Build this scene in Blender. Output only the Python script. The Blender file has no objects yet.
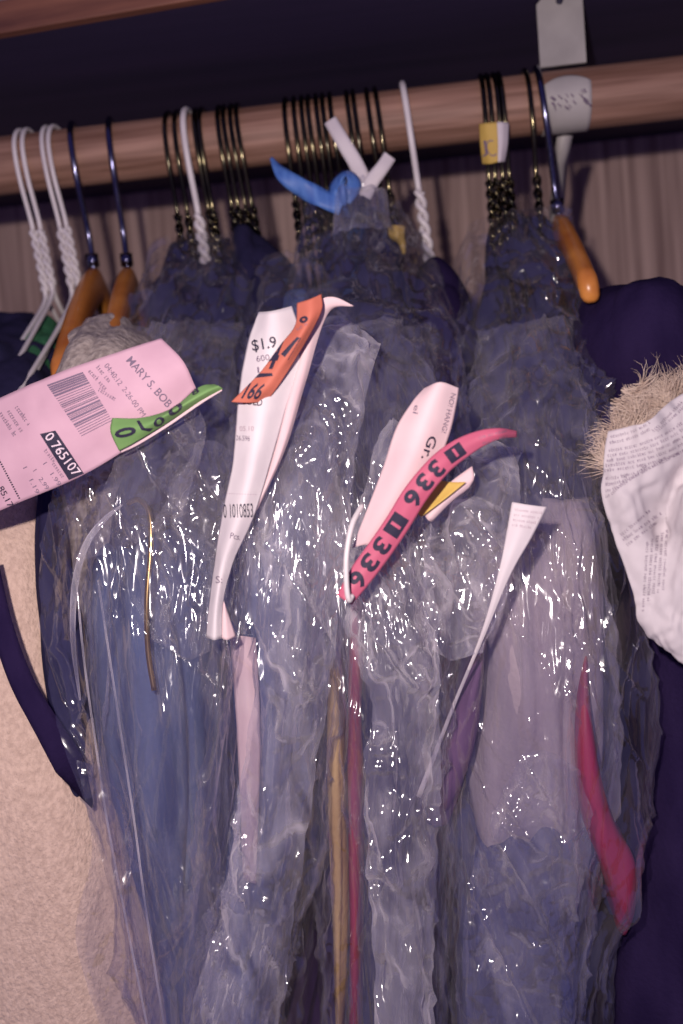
import bpy, bmesh, math, random
import numpy as np
from math import sin, cos, pi, radians
from mathutils import Vector
from mathutils.bvhtree import BVHTree

random.seed(7)
RNG = np.random.default_rng(11)
scene = bpy.context.scene
COL = scene.collection

# ------------------------------------------------------------------ camera
FPX = 920.0                       # focal length in pixels of the 683x1024 frame
PITCH, YAW, ROLL = radians(-3), radians(6), radians(4.4)
_f = np.array([-sin(YAW) * cos(PITCH), cos(YAW) * cos(PITCH), sin(PITCH)])
_R0 = np.array([cos(YAW), sin(YAW), 0.0])
_U0 = np.cross(_R0, _f)
_R = _R0 * cos(ROLL) - _U0 * sin(ROLL)
_U = _U0 * cos(ROLL) + _R0 * sin(ROLL)


def ray(x, y):
    return _f + _R * (x - 341.5) / FPX + _U * (512 - y) / FPX


CAM = -0.60 * ray(341.5, 127)     # the rod's axis runs along X through the origin


def P(x, y, Y):
    """photo pixel -> point on the vertical plane at depth Y (rod axis at Y = 0)"""
    v = ray(x, y)
    return CAM + v * ((Y - CAM[1]) / v[1])


cam_data = bpy.data.cameras.new('camera')
cam = bpy.data.objects.new('camera', cam_data)
COL.objects.link(cam)
M = np.eye(4)
M[:3, 0], M[:3, 1], M[:3, 2], M[:3, 3] = _R, _U, -_f, CAM
from mathutils import Matrix
cam.matrix_world = Matrix([list(r) for r in M])
cam_data.sensor_fit = 'VERTICAL'
cam_data.sensor_height = 36.0
cam_data.lens = FPX * 36.0 / 1024.0
cam_data.clip_start = 0.01
cam_data.dof.use_dof = True
cam_data.dof.focus_distance = 0.42
cam_data.dof.aperture_fstop = 6.0
scene.camera = cam

# ------------------------------------------------------------------ world, flash, exposure
world = bpy.data.worlds.new('world')
scene.world = world
world.use_nodes = True
bg = world.node_tree.nodes['Background']
bg.inputs['Color'].default_value = (0.30, 0.25, 0.78, 1)
bg.inputs['Strength'].default_value = 0.26


def lamp(name, loc, power, radius, color):
    ld = bpy.data.lights.new(name, 'POINT')
    ld.energy = power
    ld.shadow_soft_size = radius
    ld.color = color
    o = bpy.data.objects.new(name, ld)
    o.location = loc
    COL.objects.link(o)
    return o


# the phone's flash, a little above and to the left of the lens
lamp('phone_flash', tuple(CAM - _R * 0.045 + _U * 0.055 - _f * 0.01), 10.2, 0.006, (1.0, 0.87, 0.84))

scene.view_settings.view_transform = 'Standard'
scene.view_settings.look = 'None'
scene.view_settings.exposure = 0.0
scene.view_settings.gamma = 1.0
scene.view_settings.use_curve_mapping = False
scene.cycles.transparent_max_bounces = 32
scene.cycles.max_bounces = 8
scene.cycles.use_denoising = True
scene.cycles.sample_clamp_indirect = 4.0


# ------------------------------------------------------------------ helpers: noise
def _hash(i, j, k, seed):
    n = (i * 374761393 + j * 668265263 + k * 2147483647 + seed * 974634777) & 0xFFFFFFFF
    n = ((n ^ (n >> 13)) * 1274126177) & 0xFFFFFFFF
    n = n ^ (n >> 16)
    return (n & 0xFFFF) / 32767.5 - 1.0


def vnoise(p, seed=0):
    """smooth value noise, p: (N,3) -> (N,) in -1..1"""
    p = np.asarray(p, float)
    i = np.floor(p).astype(np.int64)
    f = p - i
    f = f * f * f * (f * (f * 6 - 15) + 10)
    r = 0
    for a in (0, 1):
        for b in (0, 1):
            for c in (0, 1):
                w = (f[:, 0] if a else 1 - f[:, 0]) * (f[:, 1] if b else 1 - f[:, 1]) * (f[:, 2] if c else 1 - f[:, 2])
                r = r + w * _hash(i[:, 0] + a, i[:, 1] + b, i[:, 2] + c, seed)
    return r


def tri(x):
    return 2 * np.abs(2 * (x - np.floor(x + 0.5))) - 1


def crumple(p, seed, n=4, warp=0.9):
    """faceted folds: triangle waves in random directions, bent by noise"""
    rg = np.random.default_rng(seed)
    h = np.zeros(len(p))
    for j in range(n):
        k = rg.normal(size=3)
        k /= np.linalg.norm(k)
        h += tri(p @ k + warp * vnoise(p * 0.9 + 7.3 * j, seed + j) + rg.random()) * (0.5 + 0.5 * vnoise(p * 0.5 + 3.1 * j, seed + 50 + j))
    return h / n


# ------------------------------------------------------------------ helpers: meshes
def obj(name, verts, faces, mat, parent=None, smooth=True):
    me = bpy.data.meshes.new(name)
    me.from_pydata([tuple(map(float, v)) for v in verts], [], [tuple(map(int, f)) for f in faces])
    if smooth:
        me.polygons.foreach_set('use_smooth', [True] * len(me.polygons))
    me.materials.append(mat)
    me.update()
    o = bpy.data.objects.new(name, me)
    COL.objects.link(o)
    if parent is not None:
        o.parent = parent
        o.matrix_parent_inverse = parent.matrix_world.inverted()
    return o


def thing(name, label, cat, loc, group=None):
    o = bpy.data.objects.new(name, None)
    o.empty_display_size = 0.02
    o.location = tuple(map(float, loc))
    COL.objects.link(o)
    o.matrix_world = Matrix.Translation(Vector(tuple(map(float, loc))))
    return tag(o, label, cat, group)


def tag(o, label, cat, group=None):
    o['label'] = label
    o['category'] = cat
    if group:
        o['group'] = group
    return o


def grid_faces(nu, nv, wrap=False):
    f = []
    for j in range(nv - 1):
        for i in range(nu if wrap else nu - 1):
            a = j * nu + i
            b = j * nu + (i + 1) % nu
            f.append((a, b, b + nu, a + nu))
    return f


def catmull(pts, n):
    """smooth open curve through pts with n samples"""
    pts = np.asarray(pts, float)
    if len(pts) == 2:
        t = np.linspace(0, 1, n)[:, None]
        return pts[0] * (1 - t) + pts[1] * t
    q = np.vstack([2 * pts[0] - pts[1], pts, 2 * pts[-1] - pts[-2]])
    m = len(pts) - 1
    out = []
    for t in np.linspace(0, m, n):
        k = min(int(t), m - 1)
        s = t - k
        a, b, c, d = q[k], q[k + 1], q[k + 2], q[k + 3]
        out.append(0.5 * ((2 * b) + (c - a) * s + (2 * a - 5 * b + 4 * c - d) * s * s + (3 * b - a - 3 * c + d) * s ** 3))
    return np.array(out)


def tube_geo(path, r, sides=8, flat=1.0, up=None):
    path = np.asarray(path, float)
    n = len(path)
    r = np.full(n, r) if np.isscalar(r) else np.asarray(r)
    tg = np.gradient(path, axis=0)
    tg /= np.linalg.norm(tg, axis=1)[:, None] + 1e-12
    ref = np.array([1.0, 0.01, 0.02]) if up is None else np.asarray(up, float)
    verts = []
    a = ref - tg[0] * (ref @ tg[0])
    for i in range(n):
        a = a - tg[i] * (a @ tg[i])
        if np.linalg.norm(a) < 1e-6:
            a = np.array([0.3, 0.5, 0.8])
            a = a - tg[i] * (a @ tg[i])
        a = a / np.linalg.norm(a)
        b = np.cross(tg[i], a)
        for s in range(sides):
            w = 2 * pi * s / sides
            verts.append(path[i] + r[i] * (a * cos(w) + b * sin(w) * flat))
    faces = grid_faces(sides, n, True)
    faces += [tuple(range(sides))[::-1], tuple((n - 1) * sides + s for s in range(sides))]
    return verts, faces


def tube(name, path, r, mat, parent=None, sides=8, flat=1.0, up=None):
    v, f = tube_geo(path, r, sides, flat, up)
    return obj(name, v, f, mat, parent)


def merge_geo(geos):
    V, F = [], []
    for v, f in geos:
        k = len(V)
        V += list(v)
        F += [tuple(i + k for i in q) for q in f]
    return V, F


def box_geo(c, s):
    x, y, z = [k / 2 for k in s]
    v = [(c[0] + a * x, c[1] + b * y, c[2] + d * z) for a in (-1, 1) for b in (-1, 1) for d in (-1, 1)]
    f = [(0, 1, 3, 2), (4, 6, 7, 5), (0, 4, 5, 1), (2, 3, 7, 6), (0, 2, 6, 4), (1, 5, 7, 3)]
    return v, f


def bevel(o, w=0.001, seg=2):
    m = o.modifiers.new('bevel', 'BEVEL')
    m.width = w
    m.segments = seg
    m.limit_method = 'ANGLE'
    return o


# ------------------------------------------------------------------ materials
def mat_new(name):
    m = bpy.data.materials.new(name)
    m.use_nodes = True
    nt = m.node_tree
    nt.nodes.clear()
    out = nt.nodes.new('ShaderNodeOutputMaterial')
    return m, nt, out


def nd(nt, kind, **kw):
    n = nt.nodes.new(kind)
    for k, v in kw.items():
        if k in n.inputs:
            n.inputs[k].default_value = v
        else:
            setattr(n, k, v)
    return n


def principled(name, c0, c1=None, rough=0.6, metal=0.0, scale=(40, 40, 40), detail=4.0, bump=0.0, bump_scale=None,
               spec=0.5, lo=0.35, hi=0.65, sheen=0.0, transl=0.0):
    m, nt, out = mat_new(name)
    b = nd(nt, 'ShaderNodeBsdfPrincipled')
    b.inputs['Roughness'].default_value = rough
    b.inputs['Metallic'].default_value = metal
    b.inputs['Specular IOR Level'].default_value = spec
    if sheen:
        b.inputs['Sheen Weight'].default_value = sheen
    tc = nd(nt, 'ShaderNodeTexCoord')
    mp = nd(nt, 'ShaderNodeMapping')
    mp.inputs['Scale'].default_value = scale
    nt.links.new(tc.outputs['Object'], mp.inputs['Vector'])
    nz = nd(nt, 'ShaderNodeTexNoise')
    nz.inputs['Scale'].default_value = 1.0
    nz.inputs['Detail'].default_value = detail
    nt.links.new(mp.outputs['Vector'], nz.inputs['Vector'])
    rp = nd(nt, 'ShaderNodeValToRGB')
    rp.color_ramp.elements[0].position = lo
    rp.color_ramp.elements[1].position = hi
    rp.color_ramp.elements[0].color = (*c0, 1)
    rp.color_ramp.elements[1].color = (*(c1 or c0), 1)
    nt.links.new(nz.outputs['Fac'], rp.inputs['Fac'])
    nt.links.new(rp.outputs['Color'], b.inputs['Base Color'])
    if bump:
        n2 = nd(nt, 'ShaderNodeTexNoise')
        n2.inputs['Scale'].default_value = 1.0
        n2.inputs['Detail'].default_value = 5.0
        mp2 = nd(nt, 'ShaderNodeMapping')
        mp2.inputs['Scale'].default_value = bump_scale or scale
        nt.links.new(tc.outputs['Object'], mp2.inputs['Vector'])
        nt.links.new(mp2.outputs['Vector'], n2.inputs['Vector'])
        bp = nd(nt, 'ShaderNodeBump')
        bp.inputs['Strength'].default_value = bump
        bp.inputs['Distance'].default_value = 0.002
        nt.links.new(n2.outputs['Fac'], bp.inputs['Height'])
        nt.links.new(bp.outputs['Normal'], b.inputs['Normal'])
    nt.links.new(b.outputs[0], out.inputs['Surface'])
    return m


def film_material(name, haze=0.2, rough=0.13, tint=(0.93, 0.87, 0.92), gloss=3.6, shard=0.30):
    """thin clear polythene: clear, a little milky, with crinkled shards that catch the light"""
    m, nt, out = mat_new(name)
    L = nt.links.new
    tc = nd(nt, 'ShaderNodeTexCoord')
    geo = nd(nt, 'ShaderNodeNewGeometry')

    def mapped(scale, rot=(0, 0, 0)):
        mp = nd(nt, 'ShaderNodeMapping')
        mp.inputs['Scale'].default_value = scale
        mp.inputs['Rotation'].default_value = rot
        L(tc.outputs['Object'], mp.inputs['Vector'])
        return mp.outputs['Vector']

    n1 = nd(nt, 'ShaderNodeTexNoise')
    n1.inputs['Scale'].default_value = 1.0
    n1.inputs['Detail'].default_value = 3.0
    n1.inputs['Distortion'].default_value = 0.8
    L(mapped((60, 40, 22)), n1.inputs['Vector'])
    last = geo.outputs['Normal']
    for sc, rot, k in (((42, 36, 7), (0.15, 0.35, 0.1), shard), ((110, 90, 30), (0.3, -0.5, 0.3), shard * 0.4)):
        vo = nd(nt, 'ShaderNodeTexVoronoi')
        vo.inputs['Scale'].default_value = 1.0
        va = nd(nt, 'ShaderNodeVectorMath', operation='MULTIPLY_ADD')
        L(n1.outputs['Color'], va.inputs[0])
        va.inputs[1].default_value = (1.6, 1.6, 1.6)
        L(mapped(sc, rot), va.inputs[2])
        L(va.outputs[0], vo.inputs['Vector'])
        su = nd(nt, 'ShaderNodeVectorMath', operation='SUBTRACT')
        L(vo.outputs['Color'], su.inputs[0])
        su.inputs[1].default_value = (0.5, 0.5, 0.5)
        ma = nd(nt, 'ShaderNodeVectorMath', operation='MULTIPLY_ADD')
        L(su.outputs[0], ma.inputs[0])
        ma.inputs[1].default_value = (k, k, k)
        L(last, ma.inputs[2])
        nm = nd(nt, 'ShaderNodeVectorMath', operation='NORMALIZE')
        L(ma.outputs[0], nm.inputs[0])
        last = nm.outputs[0]
    tr = nd(nt, 'ShaderNodeBsdfTransparent')
    tr.inputs['Color'].default_value = (0.97, 0.97, 0.985, 1)
    df = nd(nt, 'ShaderNodeBsdfDiffuse')
    df.inputs['Color'].default_value = (*tint, 1)
    tl = nd(nt, 'ShaderNodeBsdfTranslucent')
    tl.inputs['Color'].default_value = (*tint, 1)
    ms = nd(nt, 'ShaderNodeMixShader')
    ms.inputs[0].default_value = 0.35
    L(df.outputs[0], ms.inputs[1])
    L(tl.outputs[0], ms.inputs[2])
    L(last, df.inputs['Normal'])
    rg = nd(nt, 'ShaderNodeMapRange')
    rg.inputs['From Min'].default_value = 0.35
    rg.inputs['From Max'].default_value = 0.72
    rg.inputs['To Min'].default_value = haze * 0.35
    rg.inputs['To Max'].default_value = haze * 2.0
    L(n1.outputs['Fac'], rg.inputs['Value'])
    fr = nd(nt, 'ShaderNodeFresnel')
    fr.inputs['IOR'].default_value = 1.5
    L(last, fr.inputs['Normal'])
    # steep views run through more film, so the haze grows with the path length
    lw = nd(nt, 'ShaderNodeLayerWeight')
    lw.inputs['Blend'].default_value = 0.5
    pw = nd(nt, 'ShaderNodeMath', operation='POWER')
    L(lw.outputs['Facing'], pw.inputs[0])
    pw.inputs[1].default_value = 1.6
    ml = nd(nt, 'ShaderNodeMath', operation='MULTIPLY_ADD')
    L(pw.outputs[0], ml.inputs[0])
    ml.inputs[1].default_value = 4.0
    ml.inputs[2].default_value = 0.6
    ad = nd(nt, 'ShaderNodeMath', operation='MULTIPLY')
    ad.use_clamp = True
    L(ml.outputs[0], ad.inputs[0])
    L(rg.outputs[0], ad.inputs[1])
    m1 = nd(nt, 'ShaderNodeMixShader')
    L(ad.outputs[0], m1.inputs[0])
    L(tr.outputs[0], m1.inputs[1])
    L(ms.outputs[0], m1.inputs[2])
    gl = nd(nt, 'ShaderNodeBsdfGlossy')
    gl.inputs['Roughness'].default_value = rough
    gl.inputs['Color'].default_value = (1, 1, 1, 1)
    L(last, gl.inputs['Normal'])
    mu = nd(nt, 'ShaderNodeMath', operation='MULTIPLY')
    mu.use_clamp = True
    L(fr.outputs[0], mu.inputs[0])
    mu.inputs[1].default_value = gloss
    mn = nd(nt, 'ShaderNodeMath', operation='MINIMUM')
    L(mu.outputs[0], mn.inputs[0])
    mn.inputs[1].default_value = 0.16
    m2 = nd(nt, 'ShaderNodeMixShader')
    L(mn.outputs[0], m2.inputs[0])
    L(m1.outputs[0], m2.inputs[1])
    L(gl.outputs[0], m2.inputs[2])
    L(m2.outputs[0], out.inputs['Surface'])
    return m


def wood(name, dark, light, scale, rough=0.5, bump=0.15, detail=6.0, lo=0.3, hi=0.7):
    return principled(name, dark, light, rough=rough, scale=scale, detail=detail, bump=bump, lo=lo, hi=hi)


MAT = {}
MAT['rod'] = wood('rod_wood', (0.15, 0.07, 0.045), (0.36, 0.20, 0.145), (9, 190, 190), rough=0.62, bump=0.3)
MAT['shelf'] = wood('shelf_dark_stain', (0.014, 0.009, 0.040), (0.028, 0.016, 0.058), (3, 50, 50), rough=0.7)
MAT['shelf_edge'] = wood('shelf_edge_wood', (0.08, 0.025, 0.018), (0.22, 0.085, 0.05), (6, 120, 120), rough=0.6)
MAT['wall'] = wood('wall_panel_wood', (0.25, 0.155, 0.14), (0.60, 0.42, 0.37), (160, 8, 5), rough=0.7)
MAT['hanger_wood'] = wood('hanger_wood', (0.36, 0.10, 0.018), (0.62, 0.24, 0.05), (50, 9, 60), rough=0.32)
MAT['chrome'] = principled('dark_chrome', (0.10, 0.10, 0.17), (0.16, 0.16, 0.24), rough=0.16, metal=1.0)
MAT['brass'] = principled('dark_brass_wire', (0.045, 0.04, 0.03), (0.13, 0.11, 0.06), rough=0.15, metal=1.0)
MAT['gold'] = principled('gold_wire', (0.55, 0.36, 0.14), (0.62, 0.42, 0.2), rough=0.3, metal=1.0)
MAT['white_wire'] = principled('white_coated_wire', (0.60, 0.54, 0.55), (0.70, 0.64, 0.64), rough=0.4)
MAT['bracket'] = principled('bracket_paint', (0.34, 0.31, 0.30), (0.42, 0.385, 0.37), rough=0.5, bump=0.1)
MAT['ink'] = principled('dark_ink', (0.02, 0.015, 0.04), rough=0.7)
MAT['ink_soft'] = principled('faded_ink', (0.17, 0.12, 0.18), rough=0.8)
MAT['ink_faint'] = principled('faint_ink', (0.40, 0.29, 0.34), rough=0.8)
MAT['ink_white'] = principled('reversed_print', (0.75, 0.60, 0.66), rough=0.8)
MAT['paper_pink'] = principled('pink_paper', (0.52, 0.31, 0.385), (0.57, 0.35, 0.425), rough=0.75, scale=(60, 60, 60))
MAT['paper_palepink'] = principled('pale_pink_paper', (0.66, 0.47, 0.49), (0.70, 0.52, 0.53), rough=0.75, scale=(60, 60, 60))
MAT['paper_white'] = principled('white_paper', (0.62, 0.55, 0.57), (0.68, 0.61, 0.62), rough=0.75, scale=(60, 60, 60))
MAT['leaflet'] = principled('leaflet_paper', (0.47, 0.42, 0.44), (0.54, 0.485, 0.50), rough=0.8, scale=(60, 60, 60))
MAT['tag_green'] = principled('green_tag', (0.15, 0.29, 0.09), (0.19, 0.34, 0.11), rough=0.7)
MAT['tag_orange'] = principled('orange_tag', (0.48, 0.12, 0.075), (0.54, 0.15, 0.095), rough=0.7)
MAT['tag_magenta'] = principled('magenta_tag', (0.46, 0.085, 0.15), (0.52, 0.11, 0.185), rough=0.6)
MAT['tag_yellow'] = principled('yellow_tag', (0.52, 0.34, 0.07), (0.60, 0.40, 0.10), rough=0.7)
MAT['ribbon_blue'] = principled('blue_ribbon', (0.05, 0.13, 0.42), (0.10, 0.22, 0.55), rough=0.5, scale=(200, 200, 30))
MAT['fleece'] = principled('cream_fleece', (0.52, 0.37, 0.30), (0.66, 0.48, 0.39), rough=0.95, scale=(420, 420, 300),
                           bump=0.7, bump_scale=(700, 700, 500), spec=0.1, sheen=0.3)
MAT['wool_tan'] = principled('tan_wool', (0.27, 0.22, 0.20), (0.44, 0.37, 0.33), rough=0.95, scale=(300, 300, 300), bump=0.8, spec=0.1)
MAT['wool_green'] = principled('green_knit', (0.03, 0.12, 0.06), (0.05, 0.17, 0.08), rough=0.95, scale=(260, 260, 260), bump=0.6, spec=0.1)
MAT['navy'] = principled('navy_cloth', (0.012, 0.011, 0.035), (0.022, 0.018, 0.055), rough=0.85, scale=(60, 60, 20), bump=0.3, bump_scale=(300, 300, 300), spec=0.15)
MAT['black'] = principled('black_cloth', (0.014, 0.008, 0.034), (0.022, 0.013, 0.048), rough=0.95, scale=(60, 60, 20), bump=0.3, bump_scale=(400, 400, 400), spec=0.05)
MAT['denim'] = principled('blue_grey_cloth', (0.05, 0.07, 0.16), (0.15, 0.19, 0.33), rough=0.9, scale=(70, 70, 14), bump=0.3, bump_scale=(400, 400, 400), spec=0.15)
MAT['blue'] = principled('mid_blue_cloth', (0.028, 0.036, 0.115), (0.05, 0.06, 0.17), rough=0.9, scale=(60, 60, 12), bump=0.3, bump_scale=(400, 400, 400), spec=0.15)
MAT['mauve'] = principled('mauve_grey_cloth', (0.34, 0.27, 0.30), (0.50, 0.41, 0.43), rough=0.9, scale=(50, 50, 10), bump=0.3, bump_scale=(400, 400, 400), spec=0.15)
MAT['magenta'] = principled('magenta_cloth', (0.26, 0.008, 0.045), (0.36, 0.015, 0.07), rough=0.6, scale=(50, 50, 12))
MAT['red'] = principled('red_cloth', (0.22, 0.018, 0.04), (0.36, 0.04, 0.08), rough=0.8, scale=(90, 90, 12))
MAT['mustard'] = principled('mustard_cloth', (0.36, 0.22, 0.09), (0.50, 0.33, 0.15), rough=0.9, scale=(90, 90, 12), bump=0.4, bump_scale=(300, 300, 300))
MAT['fur'] = principled('beige_fur', (0.40, 0.29, 0.23), (0.66, 0.52, 0.43), rough=0.8, scale=(120, 120, 120), spec=0.2)
MAT['purple'] = principled('purple_cloth', (0.10, 0.045, 0.11), (0.15, 0.07, 0.15), rough=0.8, scale=(90, 90, 12))
MAT['floor'] = wood('floor_boards', (0.10, 0.05, 0.03), (0.2, 0.11, 0.07), (4, 60, 60))
MAT['film_dim'] = film_material('clear_film', haze=0.022, shard=0.24)
MAT['film'] = film_material('clear_film_crumpled', haze=0.085)
MAT['film_thick'] = film_material('clear_film_bunched', haze=0.19, rough=0.10)
MAT['film_edge'] = film_material('clear_film_rolled', haze=0.30, gloss=2.0, shard=0.15)

# ------------------------------------------------------------------ the closet itself
ROD_R = 0.0185


def struct(o):
    o['kind'] = 'structure'
    return o


WALL_Y = 0.30
wall = struct(obj('wall_back', *box_geo((0, WALL_Y + 0.01, -0.75), (2.6, 0.02, 2.3)), MAT['wall'], smooth=False))
struct(obj('floor', *box_geo((0, -0.4, -1.91), (2.6, 1.5, 0.02)), MAT['floor'], smooth=False))
for sx, nm in ((-1, 'wall_left'), (1, 'wall_right')):
    struct(obj(nm, *box_geo((sx * 1.31, -0.05, -0.75), (0.02, 0.74, 2.3)), MAT['wall'], smooth=False))

SHELF_Z = 0.066


def on_level(px, py, z):
    v = ray(px, py)
    return CAM + v * ((z - CAM[2]) / v[2])


# front edge of the shelf: the lit brown strip in the photo's top left corner
ea, eb = on_level(0, 35, SHELF_Z), on_level(185, 3, SHELF_Z)
slope = (eb[1] - ea[1]) / (eb[0] - ea[0])


def edge_y(x):
    return float(ea[1] + slope * (x - ea[0]))


SHELF_F = edge_y(0)
shelf = thing('closet_shelf', 'dark stained wooden shelf board above the hanging rod', 'shelf', (0, SHELF_F, SHELF_Z))
XL, XR = -0.75, 0.75


def slab_quad(f0, f1, z0, z1):
    pts = [(XL, edge_y(XL) + f0), (XR, edge_y(XR) + f0), (XR, f1(XR)), (XL, f1(XL))]
    v = [(x, y, z0) for x, y in pts] + [(x, y, z1) for x, y in pts]
    return v, [(3, 2, 1, 0), (4, 5, 6, 7), (0, 1, 5, 4), (1, 2, 6, 5), (2, 3, 7, 6), (3, 0, 4, 7)]


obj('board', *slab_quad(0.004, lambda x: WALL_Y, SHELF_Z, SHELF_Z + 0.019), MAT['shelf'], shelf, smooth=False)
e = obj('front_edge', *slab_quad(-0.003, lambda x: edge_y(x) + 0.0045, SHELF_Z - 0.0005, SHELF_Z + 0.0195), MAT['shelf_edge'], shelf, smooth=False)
e['label'] = 'reddish brown front edge of the shelf'
bevel(e, 0.001)

rod_path = [(x, 0, 0) for x in np.linspace(-1.298, 1.298, 60)]
rod = tube('closet_rod', rod_path, ROD_R, MAT['rod'], sides=64, up=(0, 0, 1))
tag(rod, 'thick round wooden closet rod carrying all the hangers', 'rod')


# ------------------------------------------------------------------ rod bracket
def bracket():
    X = float(P(569, 110, -ROD_R)[0])
    t = thing('rod_bracket', 'off white metal bracket holding the wooden rod under the shelf', 'bracket', (X, 0, SHELF_Z))
    w = 0.0285
    a, b = P(540, 68, 0.004), P(586, 64, 0.004)
    Xa, wa = float(a[0] + b[0]) / 2, float(b[0] - a[0])
    z0 = float(a[2] + b[2]) / 2
    h = SHELF_Z - z0
    c = 0.0035
    out = [(-wa / 2, 0), (wa / 2, 0), (wa / 2, h - c), (wa / 2 - c, h), (0.003, h), (0.0012, h - 0.0035), (-0.0012, h - 0.0035), (-0.003, h), (-wa / 2 + c, h), (-wa / 2, h - c)]
    n = len(out)
    V = [(Xa + x, y, z0 + z) for y in (0.002, 0.004) for x, z in out]
    F = [tuple(range(n)), tuple(range(2 * n - 1, n - 1, -1))] + [(i, i + n, (i + 1) % n + n, (i + 1) % n) for i in range(n)]
    obj('plate', V, F, MAT['bracket'], t, smooth=False)
    tube('screw', [(Xa, 0.0022, z0 + h - 0.003), (Xa, 0.0005, z0 + h - 0.003)], 0.0022, MAT['ink'], t, sides=16)
    # cradle: a strap that wraps under the rod and shows a rounded lip in front
    ths = np.linspace(radians(150), radians(330), 40)
    r0 = ROD_R + 0.0008
    V, nW = [], 13
    for th in ths:
        for j in range(nW):
            u = -1 + 2 * j / (nW - 1)
            V.append((X + u * w / 2, r0 * cos(th), r0 * sin(th)))
    V = np.array(V)
    # rounded top of the lip: front end follows an arc
    for j in range(nW):
        u = -1 + 2 * j / (nW - 1)
        for i in range(6):
            th = ths[i] + (1 - i / 6.0) * (0.30 * u * u)
            V[i * nW + j, 1:] = (r0 * cos(th), r0 * sin(th))
    lip = obj('cradle', V, grid_faces(nW, len(ths)), MAT['bracket'], t)
    sol = lip.modifiers.new('thick', 'SOLIDIFY')
    sol.thickness = 0.0018
    sol.offset = 1.0
    # brace running back from the cradle to the wall
    br = obj('brace', *tube_geo([(X, 0.004, -ROD_R - 0.002), (X, 0.03, -ROD_R - 0.012), (X, 0.12, -0.10), (X, WALL_Y - 0.002, -0.2)], 0.005, 4, 0.25, up=(1, 0, 0)), MAT['bracket'], t)
    # scuff marks on the lip
    rg = random.Random(3)
    marks = []
    for k in range(26):
        th = radians(rg.uniform(186, 212))
        u = rg.uniform(-0.75, 0.9)
        ln = rg.uniform(0.0008, 0.0026)
        rr = ROD_R + 0.0030
        pth = [(X + u * w / 2 + s * ln, rr * cos(th + 0.05 * sin(3 * s)), rr * sin(th + 0.05 * sin(3 * s))) for s in (-.5, 0, .5)]
        marks.append(tube_geo(pth, rg.uniform(0.0002, 0.0005), 5))
    sm = obj('scuff_marks', *merge_geo(marks), MAT['ink_soft'], t)
    sm['label'] = 'dark worn scuffs on the bracket lip'
    return t


bracket()


# ------------------------------------------------------------------ hangers
def rot_tilt(pts, base, rz, lean):
    """turn about the vertical and lean sideways about the rod contact"""
    pts = np.asarray(pts, float)
    x, y, z = pts[:, 0], pts[:, 1], pts[:, 2]
    x2 = x * cos(rz) - y * sin(rz)
    y2 = x * sin(rz) + y * cos(rz)
    x3 = x2 - lean * (z - ROD_R)
    return np.stack([x3, y2, z], 1) + np.asarray(base)


def wire_hanger(px, label, mat, group, lean=0.03, rz=0.0, neck=-0.100, r=0.00155, arms=True, drop=0.0, hook_mat=None, seed=0, wide=0.10):
    rowy = 166 + (92 - 166) * px / 683.0
    X = float(P(px, rowy, -ROD_R)[0])
    t = thing('wire_hanger', label, 'hanger', (X, 0, neck), group)
    R = ROD_R + r + 0.0006
    pts = []
    for a in np.linspace(-25, 180, 28):
        pts.append((0, R * 1.0 * cos(radians(a)), R * sin(radians(a))))
    for yy, zz in ((-R * 0.98, -0.35 * R), (-R * 0.86, -0.9 * R), (-R * 0.62, -1.5 * R), (-R * 0.42, -2.0 * R), (-R * 0.36, -2.3 * R)):
        pts.append((0, yy, zz))
    y0, z0 = -R * 0.36, -2.3 * R
    base = (X, 0, 0)
    pts = catmull(np.array(pts), 70)
    tube('hook', rot_tilt(pts, base, rz, lean), r, mat, t, sides=8)
    # twisted neck: two strands
    geos = []
    n = 48
    for ph in (0, pi):
        tw = []
        for k in range(n):
            s = k / (n - 1)
            a = ph + seed + s * 2 * pi * 2.6
            tw.append((r * 1.0 * cos(a), y0 * (1 - s) + r * 1.0 * sin(a), z0 + (neck + 0.012 - z0) * s))
        geos.append(tube_geo(rot_tilt(tw, base, rz, lean), r * 0.95, 7))
    obj('twisted_neck', *merge_geo(geos), mat, t)
    if arms:
        sh = []
        for sy in (-1, 1):
            sh.append(tube_geo(rot_tilt(catmull([(0, sy * 0.001, neck + 0.014), (0, sy * 0.006, neck + 0.002), (0, sy * 0.05, neck - 0.028), (0, sy * wide * 0.8, neck - 0.085), (0, sy * wide, neck - 0.115), (0, sy * wide * 0.94, neck - 0.125)], 40), base, rz, lean), r, 7))
        sh.append(tube_geo(rot_tilt([(0, -wide * 0.94, neck - 0.125), (0, 0, neck - 0.125), (0, wide * 0.94, neck - 0.125)], base, rz, lean), r, 7))
        obj('shoulder_wire', *merge_geo(sh), mat, t)
    return t


ORD = ['first', 'second', 'third', 'fourth', 'fifth', 'sixth', 'seventh', 'eighth', 'ninth', 'tenth', 'eleventh', 'twelfth']

# two nested pairs of white hangers at the far left
for k, (px, ln, rz) in enumerate(((15.5, 0.045, 0.02), (22.5, 0.05, 0.05), (42.0, 0.05, 0.05), (50.0, 0.045, 0.0))):
    lab = ['white coated wire hanger at the far left end of the rod',
           'white wire hanger nested right behind the leftmost white hanger',
           'white wire hanger with twisted neck, third from the left end',
           'white wire hanger hooked just left of the wooden hangers'][k]
    wire_hanger(px, lab, MAT['white_wire'], 'white wire hangers at the left', lean=ln, rz=rz, r=0.0016, seed=k * 0.8, neck=-0.098 + 0.003 * (k % 2), wide=0.17)


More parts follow.
